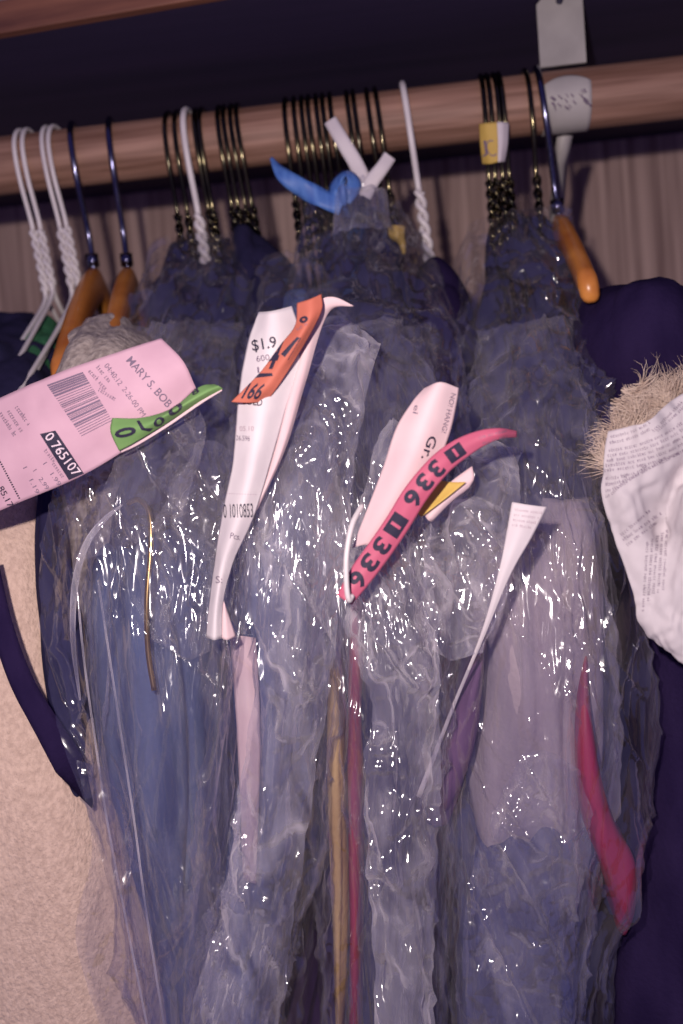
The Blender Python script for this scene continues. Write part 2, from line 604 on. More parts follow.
def wooden_hanger(px, label, lean, rz=0.0, neck=-0.08, half=0.15):
    rowy = 166 + (92 - 166) * px / 683.0
    X = float(P(px, rowy, -ROD_R)[0])
    t = thing('wooden_hanger', label, 'hanger', (X, 0, neck), 'wooden hangers')
    r = 0.0020
    R = ROD_R + r + 0.0006
    pts = [(0, R * cos(radians(a)), R * sin(radians(a))) for a in np.linspace(-40, 180, 28)]
    pts += [(0, -R * 0.97, -0.4 * R), (0, -R * 0.75, -1.1 * R), (0, -R * 0.35, -1.8 * R), (0, -R * 0.08, -2.4 * R), (0, 0, -3.0 * R), (0, 0, neck - 0.004)]
    tube('hook', rot_tilt(catmull(pts, 80), (X, 0, 0), rz, lean), r, MAT['chrome'], t, sides=10)
    # shaped wooden body: rounded bar that rises to the neck and droops to both sides
    V, n, s = [], 60, 14
    for i in range(n):
        w = -1 + 2 * i / (n - 1)
        y = half * w
        z = neck - 0.012 - 0.52 * half * abs(w) ** 1.25
        hh = 0.012 * (1 - 0.25 * abs(w)) * (1 if abs(w) < 0.97 else 0.6)
        tt = 0.0055 * (1 if abs(w) < 0.97 else 0.6)
        for j in range(s):
            a = 2 * pi * j / s
            ca, sa = cos(a), sin(a)
            V.append((tt * math.copysign(abs(ca) ** 0.7, ca), y, z + hh * math.copysign(abs(sa) ** 0.7, sa)))
    F = grid_faces(s, n, True) + [tuple(range(s))[::-1], tuple((n - 1) * s + j for j in range(s))]
    obj('body', rot_tilt(V, (X, 0, 0), rz, lean), F, MAT['hanger_wood'], t)
    tube('collar', rot_tilt([(0, 0, neck + 0.009), (0, 0, neck + 0.001)], (X, 0, 0), rz, lean), 0.0042, MAT['chrome'], t, sides=14)
    return t


wooden_hanger(67, 'orange wooden hanger beside the white wire hangers', 0.05, 0.17, neck=-0.074)
wooden_hanger(105, 'orange wooden hanger between another wooden hanger and the brass hangers', 0.025, 0.19, neck=-0.076)
wooden_hanger(542, 'orange wooden hanger beside the metal bracket with dark chrome hook', 0.10, -0.08, neck=-0.070, half=0.105)

# the brass coloured hangers of the left cluster, with one white one among them
cl = [(166.5, 0.01), (175.5, 0.02), (194, 0.05), (200.5, 0.03), (218, 0.05), (223, 0.06), (231, 0.06), (236.5, 0.07)]
for k, (px, ln) in enumerate(cl):
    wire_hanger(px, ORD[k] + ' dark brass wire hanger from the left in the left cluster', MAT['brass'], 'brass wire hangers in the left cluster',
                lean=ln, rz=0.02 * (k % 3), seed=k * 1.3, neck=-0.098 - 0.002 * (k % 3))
wire_hanger(185, 'single white wire hanger among the left cluster of brass hangers', MAT['white_wire'], 'white wire hangers', lean=0.035, r=0.0021, seed=1.0)
cl = [(286, 0.02), (294, 0.03), (302, 0.04), (309, 0.045), (316, 0.05), (323, 0.05), (331, 0.06), (347, 0.06), (354, 0.06), (368, 0.07), (376, 0.075)]
for k, (px, ln) in enumerate(cl):
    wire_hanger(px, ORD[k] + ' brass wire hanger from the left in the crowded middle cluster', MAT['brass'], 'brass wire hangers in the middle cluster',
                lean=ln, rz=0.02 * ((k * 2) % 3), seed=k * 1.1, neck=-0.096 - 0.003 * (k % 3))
wire_hanger(405, 'white wire hanger alone right of the middle cluster', MAT['white_wire'], 'white wire hangers', lean=0.085, r=0.0021, seed=0.4, neck=-0.104)
cl = [(484, 0.02), (489.5, 0.025), (496, 0.035), (502, 0.045)]
for k, (px, ln) in enumerate(cl):
    wire_hanger(px, ORD[k] + ' brass wire hanger from the left under the yellow sticker', MAT['brass'], 'brass wire hangers held by the sticker',
                lean=ln, rz=0.02 * (k % 3), seed=k * 1.7, neck=-0.098 - 0.002 * (k % 3))
wire_hanger(529, 'brass wire hanger left of the wooden hanger near the bracket', MAT['brass'], 'brass wire hangers right of the sticker', lean=0.05, seed=2.2)


# ------------------------------------------------------------------ hanging bodies (garments and bags)
def hang_rows(rows, nv):
    """rows: (py, px_left, px_right, Y_front) from top to bottom -> sampled (xc, z, a, yf)"""
    keys = []
    for py, l, r, Y in rows:
        A, B = P(l, py, Y + 0.02), P(r, py, Y + 0.02)
        keys.append(((A[0] + B[0]) / 2, (A[2] + B[2]) / 2, (B[0] - A[0]) / 2, Y))
    keys = np.array(keys)
    # resample evenly in arc length of (z, Y)
    s = np.r_[0, np.cumsum(np.hypot(np.diff(keys[:, 1]), np.diff(keys[:, 3])))]
    c = catmull(np.c_[keys, s], 400)
    sc = np.maximum.accumulate(c[:, 4])
    st = np.linspace(0, s[-1], nv)
    return np.stack([np.interp(st, sc, c[:, k]) for k in range(4)], 1)


def body_geo(rows, nu=120, nv=160, nose=0.045, yback=None, front_share=0.72):
    K = hang_rows(rows, nv)
    nf = int(nu * front_share)
    nb = nu - nf
    V = np.zeros((nv, nu, 3))
    for j in range(nv):
        xc, z, a, yf = K[j]
        yb = max(0.02, -yf * 0.95) if yback is None else max(yback, yf + 0.05)
        nl = min(nose, (yb - yf) * 0.45)
        th = np.linspace(pi, 2 * pi, nf)
        xf = xc + a * np.sign(np.cos(th)) * np.abs(np.cos(th)) ** 0.9
        yF = yf + nl - nl * np.abs(np.sin(th)) ** 0.9
        tb = np.linspace(0, pi, nb + 2)[1:-1]
        xb = xc + a * np.cos(tb)
        yB = yb - nl + nl * np.sin(tb)
        V[j, :, 0] = np.r_[xf, xb]
        V[j, :, 1] = np.r_[yF, yB]
        V[j, :, 2] = z
    return V, K


def grid_normals(V):
    du = np.roll(V, -1, 1) - np.roll(V, 1, 1)
    dv = np.gradient(V, axis=0)
    n = np.cross(du, -dv)
    n = np.cross(dv, du)
    n /= np.linalg.norm(n, axis=2)[..., None] + 1e-9
    c = V.mean(1, keepdims=True)
    flip = np.sign(((V - c) * n).sum(2).mean())
    return n * (flip if flip != 0 else 1)


def pinched_folds(nv, nu, seed, count):
    """sharp folds that run down and across a film, as a height map over its grid"""
    rg = np.random.default_rng(seed + 300)
    H = np.zeros((nv, nu))
    for k in range(count):
        j0 = int(rg.uniform(0.12, 0.92) * nv)
        n = int(rg.uniform(16, 90))
        i = rg.uniform(0.04, 0.68) * nu
        di = rg.normal() * (0.22 if rg.random() < 0.65 else 0.8)
        amp = rg.uniform(0.0012, 0.0042)
        wd = rg.uniform(1.2, 3.2)
        for j in range(j0, min(j0 + n, nv - 1)):
            t = (j - j0) / n
            a = amp * sin(pi * t) ** 0.7
            lo, hi = int(i - wd - 1), int(i + wd + 2)
            for c in range(max(lo, 0), min(hi, nu)):
                h = a * max(0.0, 1 - abs(c - i) / wd)
                H[j, c] = max(H[j, c], h)
            i += di + rg.normal() * 0.10
    return H


def body(name, rows, mat, parent=None, nu=120, nv=150, nose=0.045, yback=None, folds=0.004, fold_f=60, wrinkle=0.0015, seed=0,
         cr=None, inset=0.0, close=True, pleat=0.0, crease=0.0, ragged=0.0, pinch=0):
    V, K = body_geo(rows, nu, nv, nose, yback)
    N = grid_normals(V)
    p = V.reshape(-1, 3)
    d = np.zeros(len(p)) - inset
    if folds:
        q = p * np.array([fold_f, fold_f * 0.6, 4.0]) + seed * 3.7
        d += folds * (np.abs(vnoise(q, seed)) * 2 - 0.7)
    if wrinkle:
        q = p * np.array([90, 90, 28.0]) + seed * 1.9
        d += wrinkle * vnoise(q, seed + 9)
    if pleat:
        q = p * np.array([130, 60, 3.0]) + seed
        d += pleat * (1 - 2 * np.abs(vnoise(q, seed + 20)))
    if crease:
        rg = np.random.default_rng(seed + 90)
        for k, ang in enumerate((-0.5, -0.2, 0.0, 0.15, 0.4)):
            ca, sa = cos(ang), sin(ang)
            q = np.stack([(p[:, 0] * ca - p[:, 2] * sa) * 75, p[:, 1] * 40, (p[:, 0] * sa + p[:, 2] * ca) * 9], 1) + rg.random() * 50
            m = np.clip(vnoise(p * np.array([16, 16, 9]) + 3 * k, seed + k) + 0.35, 0, 1)
            d += crease * m * (1 - np.abs(vnoise(q, seed + 30 + k))) ** 9
    if cr:
        for (amp, fx, fy, fz, sd) in cr:
            d += amp * crumple(p * np.array([fx, fy, fz]), seed * 13 + sd)
    if pinch:
        d += pinched_folds(V.shape[0], V.shape[1], seed, pinch).ravel()
    V2 = V + N * d.reshape(V.shape[0], V.shape[1])[..., None]
    nvv, nuu = V.shape[0], V.shape[1]
    if ragged:
        # uneven lower edge: each column ends at its own height
        th = np.linspace(0, 2 * pi, nuu, endpoint=False)
        e = np.stack([3 * np.cos(th), 3 * np.sin(th), th * 0], 1)
        h = ragged * vnoise(e, seed + 60)
        w = np.linspace(0, 1, nvv) ** 2
        V2[..., 2] += w[:, None] * h[None, :]
        V2[..., 2] += (1 - np.linspace(0, 1, nvv))[:, None] ** 4 * (0.4 * ragged * vnoise(e * 2.3, seed + 62))[None, :]
    verts = V2.reshape(-1, 3)
    faces = grid_faces(nuu, nvv, True)
    if close:
        k = len(verts)
        verts = np.vstack([verts, V2[0].mean(0), V2[-1].mean(0)])
        faces += [(i, (i + 1) % nuu, k)[::-1] for i in range(nuu)]
        b = (nvv - 1) * nuu
        faces += [(b + i, b + (i + 1) % nuu, k + 1) for i in range(nuu)]
    return obj(name, verts, faces, mat, parent)


# outlines traced from the photograph: (py, left px, right px, depth of the front)
def shrink(rows, k, dy=0.012):
    out = []
    for py, l, r, Y in rows:
        c, h = (l + r) / 2, (r - l) / 2
        out.append((py, c - h * k, c + h * k, Y + dy))
    return out


# -- far left: garments on the white and wooden hangers
tag(body('navy_jacket', [(318, 0, 30, -0.01), (350, -60, 45, -0.07), (400, -150, 40, -0.13), (520, -230, 20, -0.17), (760, -260, -20, -0.18), (1100, -260, -20, -0.18)], MAT['navy'], seed=31),
    'dark navy jacket on the leftmost white wire hanger', 'jacket')
tag(body('green_sweater', [(322, 46, 60, -0.01), (345, 22, 62, -0.05), (400, -5, 66, -0.10), (480, -25, 66, -0.12), (700, -35, 60, -0.12), (1060, -35, 60, -0.12)], MAT['wool_green'], seed=32, folds=0.002),
    'green knit sweater shoulder behind the pink receipt', 'sweater')
tag(body('wool_jacket', [(322, 88, 128, -0.10), (333, 68, 142, -0.125), (352, 54, 152, -0.148), (390, 42, 160, -0.165), (460, 32, 150, -0.17), (600, 30, 130, -0.16), (1060, 40, 120, -0.15)], MAT['wool_tan'], seed=33, folds=0.002),
    'grey tan wool jacket on the wooden hangers above the pink receipt', 'jacket')
fl = body('fleece_coat', [(440, -90, 40, -0.135), (480, -160, 62, -0.165), (560, -230, 58, -0.19), (680, -260, 62, -0.205), (800, -270, 96, -0.21), (920, -270, 130, -0.21), (1100, -270, 165, -0.21)], MAT['fleece'],
          seed=34, folds=0.002, fold_f=25, wrinkle=0.0006, nu=200, nv=260)
tag(fl, 'thick cream fleece coat filling the lower left corner', 'coat')


def ribbon_geo(pts_px, width, twist=None, n=60):
    """flat strip along (px, py, Y) points, facing the camera"""
    c = catmull(np.array([P(*q) for q in pts_px]), n)
    tg = np.gradient(c, axis=0)
    tg /= np.linalg.norm(tg, axis=1)[:, None]
    w = np.interp(np.linspace(0, 1, n), np.linspace(0, 1, len(width)), width)
    V = []
    for i in range(n):
        view = c[i] - CAM
        view /= np.linalg.norm(view)
        s = np.cross(tg[i], view)
        s /= np.linalg.norm(s)
        if twist is not None:
            a = np.interp(i / (n - 1), np.linspace(0, 1, len(twist)), twist)
            s = s * cos(a) + view * sin(a)
        for u in (-1, -0.5, 0, 0.5, 1):
            V.append(c[i] + s * u * w[i] / 2 + view * 0.08 * w[i] * (u * u))
    return V, grid_faces(5, n)


def strip(name, pts_px, width, mat, parent=None, twist=None, thick=0.0004, n=60):
    V, F = ribbon_geo(pts_px, width, twist, n)
    o = obj(name, V, F, mat, parent)
    m = o.modifiers.new('thick', 'SOLIDIFY')
    m.thickness = thick
    m.offset = 0
    return o


tag(strip('dark_strap', [(-12, 560, -0.207), (2, 625, -0.217), (22, 682, -0.222), (52, 735, -0.224), (74, 772, -0.218), (92, 806, -0.195)], [0.008, 0.009, 0.010, 0.013, 0.001], MAT['black'], thick=0.002),
    'dark cloth strap hanging across the cream fleece coat', 'strap')

# -- bag on the left: navy suit above, blue-grey clothes below
A_rows = [(246, 162, 250, -0.014), (270, 148, 262, -0.034), (300, 128, 268, -0.065), (350, 112, 268, -0.10), (400, 96, 262, -0.14), (440, 84, 258, -0.165), (490, 66, 254, -0.185), (560, 62, 246, -0.2),
          (640, 66, 246, -0.205), (740, 80, 246, -0.205), (860, 100, 246, -0.2), (1000, 130, 252, -0.195), (1120, 150, 255, -0.19)]
B_rows = [(196, 322, 372, -0.012), (222, 304, 398, -0.025), (262, 296, 424, -0.055), (310, 300, 444, -0.095), (350, 304, 454, -0.13), (400, 306, 456, -0.165), (470, 306, 450, -0.195),
          (560, 316, 434, -0.21), (680, 326, 440, -0.215), (800, 322, 438, -0.21), (920, 322, 434, -0.205), (1120, 330, 436, -0.2)]
D_rows = [(264, 264, 318, -0.03), (290, 262, 330, -0.07), (320, 262, 345, -0.11), (360, 254, 350, -0.15), (420, 242, 346, -0.19), (500, 230, 338, -0.214),
          (600, 224, 330, -0.222), (700, 222, 324, -0.222), (800, 214, 316, -0.216), (900, 196, 302, -0.21), (1010, 158, 290, -0.206), (1120, 130, 280, -0.2)]
C_rows = [(224, 472, 560, -0.018), (250, 466, 574, -0.035), (300, 462, 590, -0.07), (360, 458, 602, -0.11), (420, 452, 608, -0.145), (480, 445, 615, -0.175), (560, 435, 634, -0.208),
          (680, 425, 648, -0.214), (800, 428, 650, -0.212), (880, 434, 642, -0.206), (960, 440, 612, -0.2), (1120, 450, 590, -0.195)]

CRUMPLE = [(0.0065, 22, 22, 7, 1), (0.0036, 48, 48, 18, 2), (0.0007, 110, 110, 40, 3)]
CR_SOFT = [(0.0050, 24, 24, 4, 1), (0.0022, 60, 60, 12, 2), (0.0004, 130, 130, 40, 3)]


def bag(rows, label, seed, cr, inner_rows=None, cr2=None, mat='film_dim', pleat=0.0012):
    c = P((rows[-1][1] + rows[-1][2]) / 2, rows[-1][0], 0.0)
    t = thing('garment_bag', label, 'garment bag', c, 'clear plastic dry cleaning bags')
    body('film', rows, MAT[mat], t, nu=230, nv=330, folds=0.002, fold_f=70, wrinkle=0.0, inset=-0.003, crease=0.004, pinch=130, seed=seed, cr=cr, close=False, pleat=pleat)
    if inner_rows:
        body('inner_film', inner_rows, MAT['film'], t, nu=200, nv=240, folds=0.002, fold_f=80, wrinkle=0.0, crease=0.004, pinch=90, seed=seed + 5, cr=cr2 or cr, close=False, pleat=pleat)
    return t


bagA = bag(A_rows, 'clear plastic garment bag hanging left, over blue-grey clothes', 1, CR_SOFT,
           [(330, 130, 250, -0.078), (400, 110, 246, -0.125), (470, 84, 238, -0.168), (560, 82, 228, -0.186), (660, 86, 228, -0.19), (780, 100, 228, -0.188), (900, 118, 230, -0.184), (1100, 150, 236, -0.18)])
bagB = bag(B_rows, 'clear plastic garment bag in the middle, tied with blue ribbon', 2, CRUMPLE,
           [(330, 312, 430, -0.105), (400, 318, 438, -0.15), (480, 322, 432, -0.18), (600, 332, 422, -0.198), (720, 336, 420, -0.2), (880, 338, 416, -0.192), (1100, 346, 418, -0.184)])
bagD = bag(D_rows, 'narrow clear plastic bag behind the tall white receipt', 4, CRUMPLE,
           [(340, 276, 330, -0.12), (400, 264, 334, -0.165), (480, 250, 326, -0.195), (600, 240, 318, -0.206), (720, 238, 310, -0.206), (860, 232, 300, -0.2), (960, 200, 280, -0.194), (1100, 160, 262, -0.19)])
bagC = bag(C_rows, 'clear plastic garment bag hanging right, beside the white crumpled paper', 3, CRUMPLE,
           [(330, 476, 588, -0.080), (400, 468, 594, -0.125), (470, 458, 600, -0.16), (560, 450, 612, -0.182), (680, 442, 622, -0.19), (780, 444, 618, -0.19), (880, 450, 604, -0.186), (980, 456, 590, -0.184), (1100, 460, 576, -0.18)])

tag(body('navy_suit', shrink(A_rows[:7], 0.70, 0.026) + [(600, 90, 150, -0.15), (900, 120, 170, -0.14), (1110, 150, 190, -0.14)], MAT['navy'], seed=41, folds=0.003),
    'navy suit jacket inside the left plastic bag', 'suit jacket')
tag(body('blue_shirt', [(500, 110, 180, -0.140), (560, 92, 200, -0.165), (660, 90, 204, -0.178), (760, 102, 206, -0.18), (880, 122, 206, -0.176), (1000, 146, 210, -0.172), (1110, 166, 216, -0.17)], MAT['denim'], seed=42, folds=0.006, fold_f=80),
    'blue-grey shirt hanging inside the left plastic bag', 'shirt')
tag(body('dark_jacket', shrink(B_rows[:6], 0.62, 0.028) + [(500, 330, 420, -0.15), (620, 336, 412, -0.165), (760, 338, 410, -0.166), (900, 338, 410, -0.164), (1110, 344, 412, -0.16)], MAT['navy'], seed=43, folds=0.006, fold_f=70),
    'dark navy jacket inside the middle plastic bag', 'jacket')
tag(body('dark_coat', shrink(C_rows[:6], 0.66, 0.028) + [(560, 462, 606, -0.150), (680, 456, 616, -0.160), (800, 456, 612, -0.160), (900, 460, 592, -0.155), (1110, 470, 572, -0.15)], MAT['navy'], seed=44, folds=0.006, fold_f=75),
    'dark navy coat inside the right plastic bag', 'coat')
tag(body('blue_garment', [(800, 470, 590, -0.165), (830, 456, 606, -0.178), (900, 456, 596, -0.182), (1000, 458, 584, -0.18), (1110, 466, 572, -0.176)], MAT['blue'], seed=58, folds=0.006, fold_f=75, yback=-0.08),
    'blue cloth garment at the bottom of the right plastic bag', 'garment')
tag(body('grey_shirt', [(300, 280, 320, -0.07), (360, 274, 334, -0.12), (440, 262, 330, -0.165), (560, 246, 316, -0.19), (700, 240, 306, -0.192), (820, 232, 300, -0.188), (920, 216, 284, -0.184), (1110, 160, 262, -0.176)], MAT['denim'], seed=59, folds=0.005, fold_f=80),
    'blue-grey shirt in the narrow bag behind the white receipt', 'shirt')

# -- dark clothes between the bags
tag(body('black_dress', [(268, 424, 440, -0.01), (300, 414, 468, -0.04), (360, 405, 480, -0.085), (440, 400, 486, -0.12), (560, 400, 486, -0.14), (800, 405, 480, -0.14), (1110, 410, 480, -0.14)], MAT['black'], seed=45),
    'black dress on the lone white hanger between middle and right bags', 'dress')
tag(body('navy_blazer', [(236, 240, 262, -0.01), (270, 236, 286, -0.04), (330, 232, 296, -0.08), (420, 222, 300, -0.12), (560, 205, 270, -0.14), (1110, 190, 260, -0.14)], MAT['navy'], seed=46),
    'navy blazer squeezed between the left and middle bags', 'blazer')

# -- right: black coat with fur collar
coat = thing('black_coat', 'black coat with beige fur collar at the right edge', 'coat', P(700, 1110, 0))
body('body', [(284, 606, 676, -0.10), (296, 588, 706, -0.115), (350, 580, 760, -0.128), (420, 600, 830, -0.135), (520, 625, 900, -0.16), (640, 640, 960, -0.185), (760, 640, 980, -0.19), (880, 622, 980, -0.19), (1000, 606, 980, -0.19), (1120, 596, 980, -0.19)],
     MAT['black'], coat, seed=47, folds=0.003, fold_f=25)


def fur_collar():
    rg = np.random.default_rng(5)
    V, F = [], []
    for k in range(7000):
        px, py = rg.uniform(610, 780), rg.uniform(376, 475)
        if py < 384 + (px < 620) * 14:
            continue
        Y = -0.128 - 0.0005 * (py - 376) + rg.uniform(-0.004, 0.004)
        a = P(px, py, Y)
        q = np.array([[px * 0.045, py * 0.045, 0.0]])
        ang = 0.9 + 2.6 * vnoise(q, 77)[0] + rg.normal() * 0.25
        curl = 1.5 * vnoise(q * 1.3 + 9, 78)[0] + rg.normal() * 0.4
        ln = rg.uniform(0.008, 0.018)
        w = rg.uniform(0.00012, 0.00026)
        out = rg.uniform(0.1, 0.5)
        b0 = len(V)
        c = a.copy()
        for s_ in range(5):
            dirn = np.array([cos(ang), -out * (1 - 0.4 * s_), sin(ang) - 0.15 * s_])
            dirn /= np.linalg.norm(dirn)
            side = np.cross(dirn, a - CAM)
            side /= np.linalg.norm(side)
            ww = w * (1 - 0.2 * s_)
            V += [c - side * ww, c + side * ww]
            c = c + dirn * ln / 4
            ang += curl * 0.35
        for s_ in range(4):
            k0 = b0 + 2 * s_
            F.append((k0, k0 + 1, k0 + 3, k0 + 2))
    # padded roll under the hair
    o = body('fur_collar', [(378, 618, 740, -0.105), (392, 610, 770, -0.122), (425, 608, 790, -0.138), (470, 610, 800, -0.150), (500, 616, 800, -0.14)], MAT['fur'], coat, seed=48, yback=0.0, folds=0.003, wrinkle=0.003)
    o['label'] = 'beige fur collar'
    h = obj('fur_strands', V, F, MAT['fur'], o)
    h['kind'] = 'stuff'
    return o


fur_collar()


# ------------------------------------------------------------------ strips of other clothes in the bags
def slab(name, pts, mat, parent=None, thick=0.004, seed=0, amp=0.001):
    """a hanging narrow panel: rows of (py, pl, pr, Y)"""
    return body(name, pts, mat, parent, nu=40, nv=80, nose=0.01, yback=None, folds=amp, fold_f=120, wrinkle=0.0005, seed=seed)


tag(slab('red_dress', [(560, 354, 366, -0.180), (700, 350, 362, -0.192), (830, 350, 364, -0.196), (960, 353, 363, -0.194), (1110, 350, 358, -0.19)], MAT['red'], seed=51), 'red dress edge showing inside the middle bag', 'dress')
tag(slab('mustard_cardigan', [(660, 333, 346, -0.19), (800, 331, 349, -0.197), (960, 336, 348, -0.195), (1110, 338, 348, -0.19)], MAT['mustard'], seed=52), 'mustard cardigan edge left of the red dress', 'cardigan')
tag(slab('magenta_blouse', [(640, 574, 584, -0.178), (720, 570, 590, -0.190), (800, 576, 606, -0.190), (850, 594, 630, -0.186), (890, 608, 630, -0.180), (915, 612, 622, -0.172)], MAT['magenta'], seed=53), 'magenta blouse at the right side of the right bag', 'blouse')
tag(slab('purple_top', [(636, 478, 486, -0.196), (700, 456, 478, -0.196), (760, 438, 466, -0.19), (810, 428, 446, -0.18)], MAT['purple'], seed=55), 'purple cloth beside the tail of the white slip in the right bag', 'top')
tag(slab('navy_scarf', [(470, 52, 78, -0.165), (560, 46, 74, -0.18), (620, 50, 78, -0.185), (700, 62, 88, -0.19), (780, 78, 96, -0.19), (900, 90, 110, -0.17)], MAT['navy'], seed=54), 'dark navy scarf between the fleece coat and the left bag', 'scarf')


# ------------------------------------------------------------------ paper things
class Paper:
    def __init__(self, name, ctrl, mat, parent=None, nu=28, nv=60, wob=0.0, seed=0, thick=0.00025):
        """ctrl: rows of control points (px, py, Y); smooth surface through them"""
        rows = [catmull(np.array([P(*q) for q in r]), nu) for r in ctrl]
        rows = np.array(rows)
        cols = np.array([catmull(rows[:, i], nv) for i in range(nu)])
        V = cols.transpose(1, 0, 2)
        du = np.gradient(V, axis=1)
        dv = np.gradient(V, axis=0)
        N = np.cross(du, dv)
        N /= np.linalg.norm(N, axis=2)[..., None] + 1e-9
        toward = ((CAM - V) * N).sum(2).mean()
        if toward < 0:
            N = -N
        if wob:
            p = V.reshape(-1, 3)
            d = wob * crumple(p * 45, seed + 3) + wob * 0.4 * crumple(p * 110, seed + 8)
            if not thick:
                d += wob * 0.6 * (1 - np.abs(vnoise(p * np.array([80, 40, 14]) + p[:, [2, 2, 0]] * np.array([30, 0, 0]), seed))) ** 8
            V = V + N * d.reshape(nv, nu)[..., None]
        self.V = V.reshape(-1, 3)
        self.F = grid_faces(nu, nv)
        if toward < 0:
            self.F = [f[::-1] for f in self.F]
        self.o = obj(name, self.V, self.F, mat, parent)
        if thick:
            m = self.o.modifiers.new('thick', 'SOLIDIFY')
            m.thickness = thick
            m.offset = -1
        self.bvh = BVHTree.FromPolygons([Vector(v) for v in self.V], self.F)

    def at(self, x, y, lift=0.00018):
        d = Vector(ray(x, y)).normalized()
        h = self.bvh.ray_cast(Vector(CAM), d)
        if h[0] is None:
            # just past the edge: nearest point of the sheet
            h = self.bvh.find_nearest(Vector(CAM) + d * 0.4)
            h = self.bvh.find_nearest(Vector(CAM) + d * (h[0] - Vector(CAM)).length)
        n = h[1]
        if n.dot(d) > 0:
            n = -n
        return np.array(h[0] + n * lift)


def lay(base, p0, p1, hgt, pm=None):
    """pixel baseline p0 -> p1 (optionally bent through pm), letters of pixel height hgt; returns f(s, t)"""
    p0, p1 = np.array(p0, float), np.array(p1, float)
    pm = (p0 + p1) / 2 if pm is None else np.array(pm, float)
    c = 2 * pm - 0.5 * (p0 + p1)

    def f(s, t):
        q = p0 * (1 - s) ** 2 + 2 * c * s * (1 - s) + p1 * s * s
        dq = 2 * (c - p0) * (1 - s) + 2 * (p1 - c) * s
        dq /= np.linalg.norm(dq)
        n = np.array([dq[1], -dq[0]])      # 'up' for reading left to right
        q = q + n * t * hgt
        return q
    return f


def text_on(paper, s, p0, p1, hgt, mat, parent, name='printed_text', pm=None, bold=0.0, shear=0.0):
    cu = bpy.data.curves.new('t', 'FONT')
    cu.body = s
    cu.size = 1.0
    cu.resolution_u = 3
    cu.offset = bold
    cu.shear = shear
    to = bpy.data.objects.new('t', cu)
    COL.objects.link(to)
    dg = bpy.context.evaluated_depsgraph_get()
    dg.update()
    me = bpy.data.meshes.new_from_object(to.evaluated_get(dg))
    bm = bmesh.new()
    bm.from_mesh(me)
    bpy.data.objects.remove(to)
    bpy.data.curves.remove(cu)
    bpy.data.meshes.remove(me)
    if not bm.verts:
        bm.free()
        return
    # short edges only, so that the letters follow the curved sheet
    bmesh.ops.triangulate(bm, faces=bm.faces[:])
    for _ in range(3):
        es = [e for e in bm.edges if e.calc_length() > 0.16]
        if es:
            bmesh.ops.subdivide_edges(bm, edges=es, cuts=1)
            bmesh.ops.triangulate(bm, faces=bm.faces[:])
    bm.verts.index_update()
    xs = [v.co.x for v in bm.verts]
    x0, x1 = min(xs), max(xs)
    f = lay(paper, p0, p1, hgt, pm)
    V = [paper.at(*f((v.co.x - x0) / (x1 - x0), v.co.y / 0.70)) for v in bm.verts]
    F = [tuple(v.index for v in fc.verts) for fc in bm.faces]
    bm.free()
    return obj(name, V, F, mat, paper.o, smooth=False)


def patch_on(paper, corners, mat, parent, name, n=10, m=6, lift=0.0001):
    c = np.array(corners, float)       # four pixel corners in order
    V = []
    for j in range(m):
        for i in range(n):
            s, t = i / (n - 1), j / (m - 1)
            q = (c[0] * (1 - s) + c[1] * s) * (1 - t) + (c[3] * (1 - s) + c[2] * s) * t
            V.append(paper.at(*q, lift=lift))
    return obj(name, V, grid_faces(n, m), mat, paper.o)


def print_rows(paper, rows, mat, parent, seed=0, name='small_print', hgt=4.0, step=2.6):
    """lines of small print too fine to read in the photo: rows of (p0, p1[, pm])"""
    rg = random.Random(seed)
    V, F = [], []
    for row in rows:
        f = lay(paper, row[0], row[1], hgt, row[2] if len(row) > 2 else None)
        L = float(np.hypot(*(np.array(row[1]) - np.array(row[0]))))
        s = 0.0
        word = rg.randint(3, 8)
        while s < L:
            w = rg.uniform(0.35, 0.7) * step
            lo, hi = 0.0, rg.choice((0.62, 0.62, 0.68, 1.0))
            kind = rg.random()
            bars = [(0, lo, w * 0.32, hi)]
            if kind < 0.6:
                bars.append((w * 0.65, lo, w, 0.62))
            if kind > 0.3:
                bars.append((0, 0.5, w, 0.66))
            if kind > 0.6:
                bars.append((0, 0.0, w, 0.15))
            for a, b, c2, d in bars:
                q = [f((s + a) / L, b), f((s + c2) / L, b), f((s + c2) / L, d), f((s + a) / L, d)]
                k = len(V)
                V += [paper.at(*z) for z in q]
                F.append((k, k + 1, k + 2, k + 3))
            s += step
            word -= 1
            if word <= 0:
                s += step * 0.9
                word = rg.randint(3, 8)
    return obj(name, V, F, mat, paper.o, smooth=False)


# ---- pink receipt on the left
YR = -0.232
t = thing('pink_receipt', 'long pink laundry receipt with barcode lying across the left bag', 'receipt', P(100, 430, YR))
pk = Paper('paper', [[(-70, 432, YR + 0.012), (-62, 492, YR + 0.006), (-55, 535, YR + 0.012)],
                     [(0, 398, YR + 0.004), (4, 455, YR - 0.002), (6, 508, YR + 0.004)],
                     [(60, 372, YR), (75, 425, YR - 0.004), (85, 474, YR + 0.002)],
                     [(118, 352, YR), (136, 396, YR - 0.003), (150, 432, YR + 0.002)],
                     [(161, 338, YR + 0.004), (183, 361, YR), (196, 388, YR + 0.004)]], MAT['paper_pink'], t, wob=0.0007, seed=2)
text_on(pk, 'MARY S. BOB', (126, 361), (167, 408), 8, MAT['ink_soft'], t, bold=0.01)
text_on(pk, '04:40:12  2-26-00 PM', (104, 366), (142, 417), 5.5, MAT['ink_soft'], t)
print_rows(pk, [((96, 368), (110, 385)), ((88, 372), (104, 390)), ((98, 391), (116, 402))], MAT['ink_soft'], t, seed=4, hgt=5)
box = patch_on(pk, [(40, 434), (55.5, 430.5), (84, 473.5), (69, 480)], MAT['ink'], t, 'number_block', n=6, m=14)
box['label'] = 'black printed number block'
